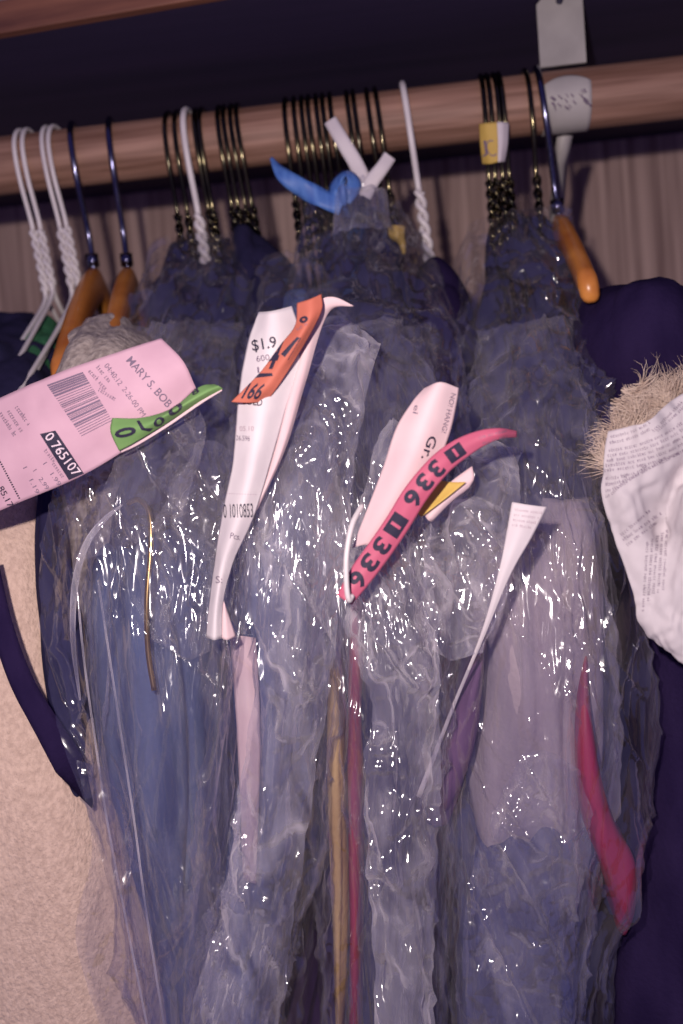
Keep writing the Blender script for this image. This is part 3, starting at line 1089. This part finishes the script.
text_on(pk, '0 765107', (44.5, 437), (74, 477), 9.5, MAT['ink_white'], t, name='block_number', bold=0.004).location = (0, 0, 0)
rg = random.Random(12)
s = 0.0
bars_v = []
A0, A1 = np.array((47, 385.0)), np.array((82, 437.0))     # down the left side of the barcode
B0, B1 = np.array((83, 372.0)), np.array((113, 421.0))
V, F = [], []
while s < 1.0:
    w = rg.choice((0.012, 0.012, 0.02, 0.035))
    if s < 0.16:
        w = 0.03
    a0, a1 = A0 + (A1 - A0) * s, A0 + (A1 - A0) * min(1, s + w)
    b0, b1 = B0 + (B1 - B0) * s, B0 + (B1 - B0) * min(1, s + w)
    for i in range(6):
        u0, u1 = i / 6, (i + 1) / 6
        k = len(V)
        for q in (a0 * (1 - u0) + b0 * u0, a0 * (1 - u1) + b0 * u1, a1 * (1 - u1) + b1 * u1, a1 * (1 - u0) + b1 * u0):
            V.append(pk.at(*q))
        F.append((k, k + 1, k + 2, k + 3))
    s += w + rg.choice((0.012, 0.02, 0.03)) * (0.5 if s < 0.16 else 1.0)
obj('barcode', V, F, MAT['ink_soft'], pk.o, smooth=False)
text_on(pk, '1   2.99', (33, 471), (46, 490), 4.5, MAT['ink_soft'], t)
text_on(pk, '1   1.99', (43, 464), (58, 486), 4.5, MAT['ink_soft'], t)
text_on(pk, '1   1.19', (23, 468), (36, 494), 4.5, MAT['ink_soft'], t)
print_rows(pk, [((15, 408), (27, 425)), ((7, 412), (20, 432)), ((-1, 414), (13, 436))], MAT['ink_soft'], t, seed=5, hgt=5)
print_rows(pk, [((44, 451), (53, 462)), ((52, 464), (62, 478))], MAT['ink_soft'], t, seed=6, hgt=4)
text_on(pk, '....................', (-4, 455), (19, 499), 10, MAT['ink'], t, name='dotted_line', bold=0.012)
text_on(pk, '85.17', (-2, 488), (9, 508), 6, MAT['ink'], t, bold=0.01)

# green number tag stapled to it
YG = -0.240
g = thing('green_tag', 'green number tag curling over the edge of the pink receipt', 'tag', P(150, 430, YG))
gr = Paper('paper', [[(112, 418, YG + 0.002), (110.5, 432, YG), (119, 451, YG + 0.003)],
                     [(142, 417.5, YG), (141, 427, YG - 0.003), (136, 442, YG + 0.001)],
                     [(172, 408, YG), (170, 413, YG - 0.004), (166, 424, YG + 0.001)],
                     [(199, 387, YG + 0.002), (204, 393, YG - 0.001), (200, 402, YG + 0.002)],
                     [(214, 384, YG + 0.004), (219, 386, YG + 0.002), (223, 389, YG + 0.004)]], MAT['tag_green'], g, nu=20)
text_on(gr, '0', (115, 430), (117, 439), 20, MAT['ink'], g, name='digit', bold=0.03)
patch_on(gr, [(136.5, 421), (139.5, 420.5), (144.5, 428), (141.5, 430)], MAT['ink'], g, 'digit')
patch_on(gr, [(141.5, 430), (144.5, 428), (153, 428), (150, 431.5)], MAT['ink'], g, 'digit')
text_on(gr, '0', (156, 428), (166, 421), 7, MAT['ink'], g, name='digit', bold=0.02)
text_on(gr, '0', (171, 417), (184, 407), 7, MAT['ink'], g, name='digit', bold=0.02)
text_on(gr, '8', (193, 396), (200, 392), 5, MAT['ink'], g, name='digit', bold=0.02)
strip('pale_back_edge', [(121, 452, YG + 0.002), (138, 443.5, YG), (168, 425, YG), (200, 403, YG + 0.001), (222, 390, YG + 0.003)], [0.0006, 0.001, 0.001, 0.001, 0.0005], MAT['paper_palepink'], g)

# ---- tall white receipt with orange tag
YW = -0.236
t = thing('white_receipt', 'tall narrow white receipt hanging down the middle bag under an orange tag', 'receipt', P(240, 480, YW))
wr = Paper('paper', [[(258, 312, YW + 0.006), (272, 311, YW), (292, 306, YW + 0.006)],
                     [(247, 345, YW + 0.003), (272, 346, YW - 0.004), (303, 348, YW + 0.004)],
                     [(238, 400, YW + 0.002), (262, 402, YW - 0.004), (287, 405, YW + 0.003)],
                     [(233, 460, YW + 0.002), (252, 462, YW - 0.004), (270, 464, YW + 0.002)],
                     [(223, 510, YW + 0.003), (239, 513, YW - 0.003), (254, 516, YW + 0.002)],
                     [(215, 560, YW + 0.004), (223, 563, YW - 0.001), (233, 562, YW + 0.003)],
                     [(209, 605, YW + 0.002), (216, 606, YW - 0.002), (223, 603, YW + 0.002)],
                     [(206, 637, YW + 0.001), (214, 640, YW - 0.003), (222, 638, YW + 0.001)]], MAT['paper_white'], t, wob=0.0005, seed=4)
fold = Paper('folded_side', [[(303, 318, YW + 0.004), (318, 301, YW + 0.002), (334, 297, YW + 0.003), (354, 306, YW + 0.006)],
                             [(300, 345, YW + 0.005), (306, 338, YW + 0.003), (316, 324, YW + 0.003), (328, 314, YW + 0.006)],
                             [(286, 400, YW + 0.004), (291, 398, YW + 0.002), (299, 392, YW + 0.003), (306, 382, YW + 0.006)],
                             [(269, 464, YW + 0.004), (273, 462, YW + 0.003), (280, 456, YW + 0.003), (286, 448, YW + 0.006)],
                             [(254, 513, YW + 0.003), (255, 512, YW + 0.003), (257, 510, YW + 0.004), (259, 507, YW + 0.006)]], MAT['paper_palepink'], t)
fold.o['label'] = 'pale pink folded back of the receipt'
ff = Paper('folded_end', [[(223, 600, YW + 0.003), (225, 604, YW + 0.003), (226, 607, YW + 0.004)],
                          [(219, 637, YW + 0.002), (227, 640, YW + 0.001), (236, 636, YW + 0.005)]], MAT['paper_palepink'], t, nu=10, nv=14)
text_on(wr, '$1.9', (253, 351), (277, 347), 11, MAT['ink'], t, bold=0.01)
text_on(wr, '600', (257, 362), (270, 360), 6, MAT['ink_soft'], t)
text_on(wr, '11', (258, 373), (268, 372), 6, MAT['ink_soft'], t)
text_on(wr, 'SOLD', (243, 404), (262, 406), 7, MAT['ink'], t, bold=0.01)
text_on(wr, '1 05.10', (236, 431), (254, 431), 5, MAT['ink_faint'], t)
text_on(wr, '1 26.596', (233, 440), (250, 441), 5, MAT['ink_soft'], t)
text_on(wr, '|', (228, 478), (232, 455), 1.6, MAT['ink'], t)
text_on(wr, '|', (231, 472), (233, 455), 1.6, MAT['ink'], t)
text_on(wr, '- - - - - - - - - - - - -', (224, 495), (256, 496), 5, MAT['ink_faint'], t, name='dashed_line')
text_on(wr, '0 1010853', (224, 518), (253, 517), 14, MAT['ink'], t, bold=0.0)
text_on(wr, 'Pcs. 1', (230, 538), (244, 541), 6, MAT['ink_soft'], t)
text_on(wr, 'S:', (216, 583), (222, 583), 7, MAT['ink_soft'], t)

YO = -0.243
g = thing('orange_tag', 'orange number tag laid diagonally on the white receipt', 'tag', P(275, 350, YO))
org = Paper('paper', [[(297, 303, YO + 0.002), (310, 299, YO), (321.5, 294, YO + 0.003)],
                      [(295, 325, YO + 0.001), (308, 320, YO - 0.002), (322, 310, YO + 0.002)],
                      [(282, 343, YO + 0.001), (296, 343, YO - 0.002), (310, 335, YO + 0.002)],
                      [(262, 370, YO + 0.002), (277, 371, YO), (292, 365, YO + 0.003)],
                      [(244, 389, YO + 0.002), (261, 391, YO), (277, 388, YO + 0.003)],
                      [(231, 402, YO + 0.003), (249, 403, YO + 0.002), (267, 402, YO + 0.005)]], MAT['tag_orange'], g, nu=20)
text_on(org, '166', (241, 398), (264, 399), 15, MAT['ink'], g, name='number', bold=0.02, shear=0.85)
patch_on(org, [(255, 378), (273, 376), (272, 373), (257, 373.5)], MAT['ink'], g, 'printed_bar', n=8, m=3)
text_on(org, '4', (266, 368), (284, 368), 26, MAT['ink'], g, name='number', bold=0.03, shear=0.7)
patch_on(org, [(281, 354), (297, 337), (301, 338), (288, 360)], MAT['ink'], g, 'printed_stroke', n=8, m=3)
text_on(org, 'o', (301, 324), (309, 320), 8, MAT['ink'], g, name='mark', bold=0.05)
print_rows(org, [((298, 331), (307, 325))], MAT['ink_soft'], g, seed=8, hgt=3, step=1.8)

# ---- pale pink folded slip
YS = -0.238
t = thing('pink_slip', 'pale pink folded paper slip standing behind the magenta number strip', 'slip', P(400, 480, YS))
ps = Paper('paper', [[(424, 388, YS + 0.003), (440, 382, YS - 0.001), (459, 388, YS + 0.004)],
                     [(412, 402, YS + 0.002), (433, 400, YS - 0.003), (457, 402, YS + 0.004)],
                     [(396, 428, YS + 0.002), (421, 432, YS - 0.004), (449, 436, YS + 0.003)],
                     [(382, 470, YS + 0.002), (405, 474, YS - 0.003), (432, 478, YS + 0.003)],
                     [(366, 512, YS + 0.002), (384, 514, YS - 0.001), (404, 518, YS + 0.003)],
                     [(352, 548, YS + 0.004), (366, 545, YS + 0.002), (380, 550, YS + 0.005)]], MAT['paper_palepink'], t, wob=0.0003, seed=6)
text_on(ps, 'NO! HANG!', (451, 393), (441, 432), 5, MAT['ink_soft'], t)
text_on(ps, 'Gr.', (429, 435), (421, 458), 9, MAT['ink'], t, bold=0.01)
text_on(ps, 'el', (415, 405), (413, 413), 5, MAT['ink_soft'], t)

# ---- magenta strip 336
YM = -0.246
t = thing('magenta_strip', 'magenta laundry number strip printed 336 curving across the middle', 'tag', P(420, 520, YM))
mc = np.array([(517, 434), (500, 433.5), (482, 438), (462, 448), (444, 461), (428, 478), (413, 498), (397, 524), (380, 549), (361, 575), (344, 600)], float)
tg = np.gradient(mc, axis=0)
tg /= np.linalg.norm(tg, axis=1)[:, None]
nn = np.stack([tg[:, 1], -tg[:, 0]], 1)      # to the right of travel
wid = np.array([3.2, 5.5, 8, 10.5, 11.5, 12, 12.5, 12.5, 12.5, 12, 9])
ctrl = []
for k in range(len(mc)):
    a, b = mc[k] - nn[k] * wid[k], mc[k] + nn[k] * wid[k]
    dy = 0.004 * sin(k * 0.9) + (0.012 if k == 0 else 0)
    ctrl.append([(a[0], a[1], YM + dy), (mc[k][0], mc[k][1], YM - 0.0015 + dy), (b[0], b[1], YM + dy)])
ms = Paper('paper', ctrl, MAT['tag_magenta'], t, nu=12, nv=120)


def strip_pt(kk, off=0.0):
    k = int(kk)
    f = kk - k
    k2 = min(k + 1, len(mc) - 1)
    return mc[k] * (1 - f) + mc[k2] * f - (nn[k] * (1 - f) + nn[k2] * f) * off


def digit(ch, k0, k1, mat, hgt=16.0, bold=0.035):
    a, b = strip_pt(k0, 0), strip_pt(k1, 0)
    d = (b - a) / np.linalg.norm(b - a)
    up = np.array([d[1], -d[0]])
    text_on(ms, ch, a - up * hgt / 2, b - up * hgt / 2, hgt, mat, t, name='digit', bold=bold)


def block(k0, k1, h):
    a, b = strip_pt(k0), strip_pt(k1)
    d = (b - a) / np.linalg.norm(b - a)
    up = np.array([d[1], -d[0]])
    patch_on(ms, [a - up * h, b - up * h, b + up * h, a + up * h], MAT['ink'], t, 'number_block')


block(2.95, 3.8, 7)
block(6.68, 7.42, 8.5)
digit('1', 3.30, 3.44, MAT['tag_magenta'], 9.0, 0.0)
digit('1', 7.0, 7.11, MAT['tag_magenta'], 11, 0.0)
for ch, k0, k1 in (('3', 4.2, 4.75), ('3', 4.95, 5.5), ('6', 5.7, 6.25), ('3', 7.65, 8.12), ('3', 8.3, 8.78), ('6', 8.95, 9.42)):
    digit(ch, k0, k1, MAT['ink'])
print_rows(ms, [((506, 430), (478, 437)), ((506, 435), (480, 443))], MAT['ink_soft'], t, seed=9, hgt=3, step=2)
tie = tube('plastic_tie', catmull([P(362, 505, YM + 0.008), P(352, 525, YM - 0.002), P(346.5, 555, YM - 0.006), P(346.5, 585, YM - 0.006), P(349, 600, YM - 0.005), P(352, 596, YM - 0.002)], 40), 0.0011, MAT['white_wire'], t)
tie['label'] = 'white plastic loop through the strip'

# ---- yellow and pink scraps behind the strip
t = thing('yellow_slip', 'yellow paper slip corner peeking out under the magenta strip', 'slip', P(445, 495, -0.236))
Paper('paper', [[(466, 482, -0.236), (450, 482, -0.234), (440, 480, -0.232)], [(446, 498, -0.236), (438, 496, -0.234), (430, 490, -0.232)], [(421, 517, -0.236), (418, 513, -0.235), (414, 508, -0.233)]], MAT['tag_yellow'], t, nu=8, nv=16)
t = thing('pale_slip', 'small pale pink slip tucked under the yellow slip', 'slip', P(455, 495, -0.232))
Paper('paper', [[(472, 466, -0.232), (474, 478, -0.233), (470, 488, -0.231)], [(446, 486, -0.232), (450, 496, -0.233), (452, 502, -0.231)], [(424, 514, -0.232), (428, 520, -0.233), (432, 522, -0.231)]], MAT['paper_palepink'], t, nu=8, nv=16)

# ---- white paper inside the right bag
t = thing('care_slip', 'narrow white printed slip tucked in the right plastic bag', 'slip', P(510, 560, -0.222))
cs = Paper('paper', [[(512, 502, -0.224), (530, 505, -0.226), (547, 507, -0.224)], [(507, 530, -0.226), (519, 533, -0.228), (532, 537, -0.226)], [(499, 570, -0.228), (504, 573, -0.229), (510, 576, -0.228)], [(480, 636, -0.222), (482, 637, -0.2225), (484, 638, -0.222)],
                     [(452, 705, -0.198), (453.5, 706, -0.1985), (455, 707, -0.198)], [(416, 796, -0.188), (418, 797, -0.1885), (421, 798, -0.188)]], MAT['paper_white'], t, nu=14, nv=70)
print_rows(cs, [((515 - k, 511 + 5 * k), (541 - 3 * k, 514 + 5 * k)) for k in range(4)], MAT['ink_faint'], t, seed=10, hgt=3, step=2)
t = thing('paper_strip', 'long pale paper strip hanging inside the bags below the white receipt', 'paper strip', P(245, 760, -0.222))
Paper('paper', [[(230, 636, -0.200), (243, 636, -0.203), (256, 638, -0.200)], [(236, 720, -0.202), (248, 720, -0.204), (260, 721, -0.201)], [(240, 800, -0.202), (250, 801, -0.204), (259, 802, -0.201)], [(243, 880, -0.2), (249, 882, -0.201), (256, 884, -0.199)]], MAT['paper_palepink'], t, nu=10, nv=40, wob=0.0006)

# ---- crumpled white care leaflet at the right
YL = -0.225
t = thing('crumpled_leaflet', 'crumpled white printed leaflet on the black coat at the right edge', 'leaflet', P(660, 540, YL))
lf = Paper('paper', [[(608, 431, YL + 0.004), (630, 426, YL), (648, 421, YL - 0.004), (676, 397, YL + 0.006), (720, 372, YL + 0.004), (780, 360, YL)],
                     [(603, 462, YL + 0.002), (628, 458, YL - 0.002), (656, 448, YL - 0.004), (686, 436, YL), (722, 424, YL + 0.004), (790, 410, YL)],
                     [(602, 500, YL), (630, 496, YL - 0.006), (660, 488, YL), (684, 480, YL + 0.006), (724, 470, YL - 0.006), (795, 460, YL)],
                     [(616, 545, YL), (640, 536, YL - 0.004), (666, 520, YL + 0.006), (688, 500, YL - 0.008), (728, 520, YL - 0.004), (800, 510, YL)],
                     [(632, 590, YL), (650, 588, YL - 0.003), (668, 580, YL - 0.006), (692, 570, YL - 0.010), (730, 570, YL - 0.004), (800, 560, YL)],
                     [(640, 622, YL + 0.002), (656, 626, YL - 0.003), (674, 630, YL - 0.006), (696, 632, YL - 0.006), (734, 622, YL), (800, 610, YL)],
                     [(654, 640, YL + 0.003), (666, 650, YL), (682, 665, YL - 0.003), (704, 682, YL - 0.002), (742, 680, YL + 0.004), (800, 670, YL)]], MAT['leaflet'], t, nu=70, nv=90, wob=0.0045, seed=9)
rows = []
for k in range(2):
    rows.append(((611 - k, 438 + 6 * k), (650, 424 + 6 * k), (632, 433 + 6 * k)))
for k in range(5):
    rows.append(((609 - k, 452 + 5 * k), (683, 424 + 7 * k), (648, 443 + 5.5 * k)))
for k in range(4):
    rows.append(((606, 480 + 6 * k), (683 - 18 * k, 452 + 7 * k), (642 - 8 * k, 472 + 6 * k)))
print_rows(lf, rows, MAT['ink_soft'], t, seed=20, hgt=3.6, step=2.3)
print_rows(lf, [((654 + 4 * k, 432), (682 + 3 * k, 404 + 4 * k)) for k in range(2)], MAT['ink_soft'], t, seed=21, hgt=3.4, step=2.2)
print_rows(lf, [((622, 536), (650, 512)), ((624, 541), (662, 514)), ((628, 546), (656, 524))], MAT['ink_soft'], t, seed=22, hgt=3.8, step=2.4)
print_rows(lf, [((646 + 5 * k, 542 - 3 * k), (642 + 5 * k, 610 - 9 * k + k * k)) for k in range(5)], MAT['ink_soft'], t, seed=23, hgt=3.2, step=2.3)

# ---- yellow sticker around the hooks
YK = -ROD_R - 0.0062
t = thing('yellow_sticker', 'yellow and white paper sticker wrapped round four hanger hooks', 'sticker', P(494, 143, YK))
k1 = Paper('yellow_part', [[(479, 124, YK + 0.004), (486, 123, YK), (497, 122, YK - 0.001)], [(480, 144, YK + 0.005), (488, 144, YK + 0.001), (498, 142, YK)], [(482, 164, YK + 0.008), (489, 164, YK + 0.003), (498, 162, YK + 0.002)]], MAT['tag_yellow'], t, nu=14, nv=16)
k2 = Paper('white_part', [[(497, 122, YK - 0.001), (503, 122, YK), (509, 123, YK + 0.004)], [(498, 142, YK), (503, 142, YK + 0.001), (508, 144, YK + 0.005)], [(498, 162, YK + 0.002), (501, 162, YK + 0.003), (505, 162, YK + 0.008)]], MAT['paper_white'], t, nu=14, nv=16)
text_on(k1, 'J', (482, 153), (488, 152), 12, MAT['ink_soft'], t, name='handwriting')
text_on(k1, 'C', (489, 158), (497, 156), 18, MAT['ink_soft'], t, name='handwriting', bold=-0.02)

# ---- tie at the top of the middle bag
YT = -0.034
t = thing('twist_tie', 'white flat twist tie closing the neck of the middle bag', 'twist tie', P(368, 190, YT))
strip('long_end', [(330, 120, YT), (343, 142, YT - 0.004), (357, 166, YT - 0.003), (368, 193, YT)], [0.008, 0.0085, 0.009, 0.010], MAT['paper_white'], t, thick=0.0008)
strip('short_end', [(390, 156, YT - 0.002), (382, 168, YT - 0.004), (372, 181, YT - 0.003), (364, 196, YT)], [0.008, 0.008, 0.009, 0.009], MAT['paper_white'], t, thick=0.0008)
t = thing('blue_ribbon', 'blue ribbon knotted round the neck of the middle bag', 'ribbon', P(340, 195, YT))
strip('tail', [(271, 158, YT), (282, 174, YT - 0.006), (302, 188, YT - 0.006), (322, 198, YT - 0.006), (342, 206, YT - 0.004)], [0.003, 0.009, 0.011, 0.012, 0.012], MAT['ribbon_blue'], t, twist=[0.9, 0.4, -0.3, 0.5, 0.2], thick=0.0006)
strip('loop', [(336, 204, YT + 0.002), (335, 186, YT - 0.006), (346, 173, YT - 0.010), (354, 184, YT - 0.008), (346, 202, YT - 0.004)], [0.006, 0.010, 0.008, 0.010, 0.006], MAT['ribbon_blue'], t, twist=[0.3, 0.9, 1.3, 0.5, -0.2], thick=0.0006)
kn = body('knot', [(190, 336, 350, YT - 0.002), (198, 331, 352, YT - 0.006), (208, 332, 350, YT - 0.004), (214, 336, 346, YT)], MAT['ribbon_blue'], t, nu=40, nv=24, nose=0.01, yback=YT + 0.004, folds=0.004, fold_f=220, wrinkle=0.002, seed=70)
body('gathered_neck', [(188, 342, 372, -0.036), (200, 334, 382, -0.044), (216, 336, 384, -0.048), (236, 330, 392, -0.052)], MAT['film'], bagB, nu=60, nv=40, nose=0.012, yback=0.0, folds=0.004, fold_f=180, wrinkle=0.002, seed=71, close=False)
t = thing('yellow_tag', 'small yellow paper tag twisted on a brass hanger neck', 'tag', P(398, 236, -0.02))
Paper('paper', [[(388, 226, -0.021), (396, 225, -0.026), (405, 226, -0.022)], [(389, 237, -0.022), (397, 236, -0.028), (405, 238, -0.023)], [(398, 243, -0.020), (402, 243, -0.024), (406, 243, -0.021)], [(402, 254, -0.018), (404, 254, -0.02), (406, 254, -0.018)]], MAT['tag_yellow'], t, nu=12, nv=20, wob=0.0012)

# ---- gold wire inside the left bag
tag(tube('brass_hook', catmull([P(128, 503, -0.185), P(139, 500, -0.187), P(149, 512, -0.19), P(151, 545, -0.193), P(147, 600, -0.196), P(148, 650, -0.196), P(154, 690, -0.196)], 60), 0.0013, MAT['gold']),
    'bent gold wire hook showing through the left bag', 'hook')

# ---- seams and rolled edges of the left bag (parts of that bag)
for nm, pts in (('heat_seal', [(77, 588), (84, 660), (95, 740), (107, 820), (124, 910), (142, 1000), (160, 1090)]),
                ('heat_seal', [(98, 580), (110, 660), (122, 740), (134, 820), (146, 910), (160, 1000), (176, 1090)])):
    tube(nm, catmull([P(x, y, -0.214 + 0.00003 * abs(y - 700)) for x, y in pts], 90), 0.0005, MAT['film_edge'], bagA, sides=6)
tube('rolled_edge', catmull([P(x, y, Y) for x, y, Y in ((122, 505, -0.206), (104, 520, -0.214), (86, 545, -0.216), (75, 585, -0.214), (73, 640, -0.212), (80, 700, -0.208))], 70), 0.0016 * np.sin(np.linspace(0.15, pi - 0.15, 70)) ** 0.7, MAT['film_edge'], bagA, sides=10)


def flap(pts, parent, seed, wob=0.003, mat='film', name='loose_flap'):
    return Paper(name, pts, MAT[mat], parent, nu=80, nv=170, wob=wob, seed=seed, thick=0)


YF = -0.224
flap([[(118, 452, YF), (160, 428, YF - 0.004), (196, 402, YF)], [(108, 480, YF), (160, 462, YF - 0.004), (206, 430, YF + 0.006)], [(96, 520, YF + 0.002), (150, 500, YF), (196, 470, YF + 0.008)], [(84, 560, YF + 0.006), (130, 545, YF + 0.004), (180, 520, YF + 0.012)]], bagA, 61)
flap([[(56, 478, -0.2), (84, 470, -0.206)], [(40, 560, -0.204), (72, 552, -0.212)], [(44, 650, -0.214), (76, 640, -0.218)], [(62, 740, -0.226), (84, 735, -0.224)], [(84, 800, -0.226), (100, 796, -0.222)]], bagA, 62, 0.003, 'film_dim')
flap([[(76, 760, -0.228), (110, 770, -0.226)], [(92, 850, -0.230), (134, 850, -0.226)], [(76, 940, -0.230), (150, 930, -0.226)], [(112, 1060, -0.230), (176, 1060, -0.224)]], bagA, 63, 0.003, 'film_dim')
# bunched film on the front of the middle and right bags
flap([[(300, 322, -0.16), (330, 316, -0.17), (380, 345, -0.165)], [(276, 380, -0.198), (320, 372, -0.206), (370, 380, -0.20)], [(262, 460, -0.214), (305, 455, -0.220), (352, 465, -0.212)], [(250, 560, -0.222), (300, 570, -0.226), (345, 565, -0.218)], [(258, 660, -0.222), (292, 690, -0.226), (330, 680, -0.220)], [(240, 780, -0.22), (276, 790, -0.224), (314, 785, -0.218)], [(222, 900, -0.216), (256, 910, -0.22), (296, 900, -0.214)], [(180, 1060, -0.212), (226, 1070, -0.216), (272, 1060, -0.21)]], bagD, 64, 0.008, 'film_thick')
flap([[(390, 420, -0.19), (410, 430, -0.195), (436, 450, -0.19)], [(352, 540, -0.212), (390, 560, -0.222), (430, 545, -0.212)], [(348, 620, -0.214), (390, 640, -0.226), (436, 640, -0.212)], [(372, 700, -0.214), (400, 715, -0.22), (440, 715, -0.212)], [(366, 790, -0.212), (402, 800, -0.216), (440, 790, -0.208)], [(372, 900, -0.21), (404, 910, -0.214), (434, 900, -0.206)], [(380, 1060, -0.208), (408, 1070, -0.212), (432, 1060, -0.204)]], bagB, 66, 0.008, 'film_thick')
flap([[(470, 450, -0.182), (495, 440, -0.19), (520, 452, -0.186)], [(440, 500, -0.205), (485, 500, -0.214), (518, 510, -0.206)], [(424, 580, -0.214), (470, 590, -0.222), (506, 590, -0.215)], [(432, 650, -0.214), (455, 660, -0.22), (480, 650, -0.215)]], bagC, 65, 0.006, 'film_thick')
flap([[(196, 450, -0.195), (214, 440, -0.2), (232, 452, -0.195)], [(160, 510, -0.205), (190, 500, -0.214), (226, 520, -0.206)], [(150, 580, -0.208), (184, 590, -0.216), (218, 580, -0.208)], [(156, 640, -0.208), (184, 660, -0.214), (208, 650, -0.206)]], bagA, 67, 0.005, 'film')
flap([[(520, 760, -0.214), (545, 750, -0.218), (580, 770, -0.212)], [(486, 830, -0.212), (530, 820, -0.222), (590, 835, -0.21)], [(466, 900, -0.208), (530, 910, -0.218), (580, 900, -0.21)], [(466, 980, -0.206), (520, 985, -0.214), (572, 980, -0.206)], [(470, 1080, -0.204), (520, 1085, -0.21), (566, 1080, -0.204)]], bagC, 68, 0.007, 'film')
tag(body('mauve_blouse', [(500, 540, 590, -0.160), (560, 476, 604, -0.178), (680, 470, 604, -0.188), (790, 468, 600, -0.182), (840, 474, 590, -0.172), (870, 490, 570, -0.160)], MAT['mauve'], seed=57, folds=0.003, fold_f=90, yback=-0.10),
    'pale mauve blouse inside the right plastic bag', 'blouse')

print('objects', len(bpy.data.objects))
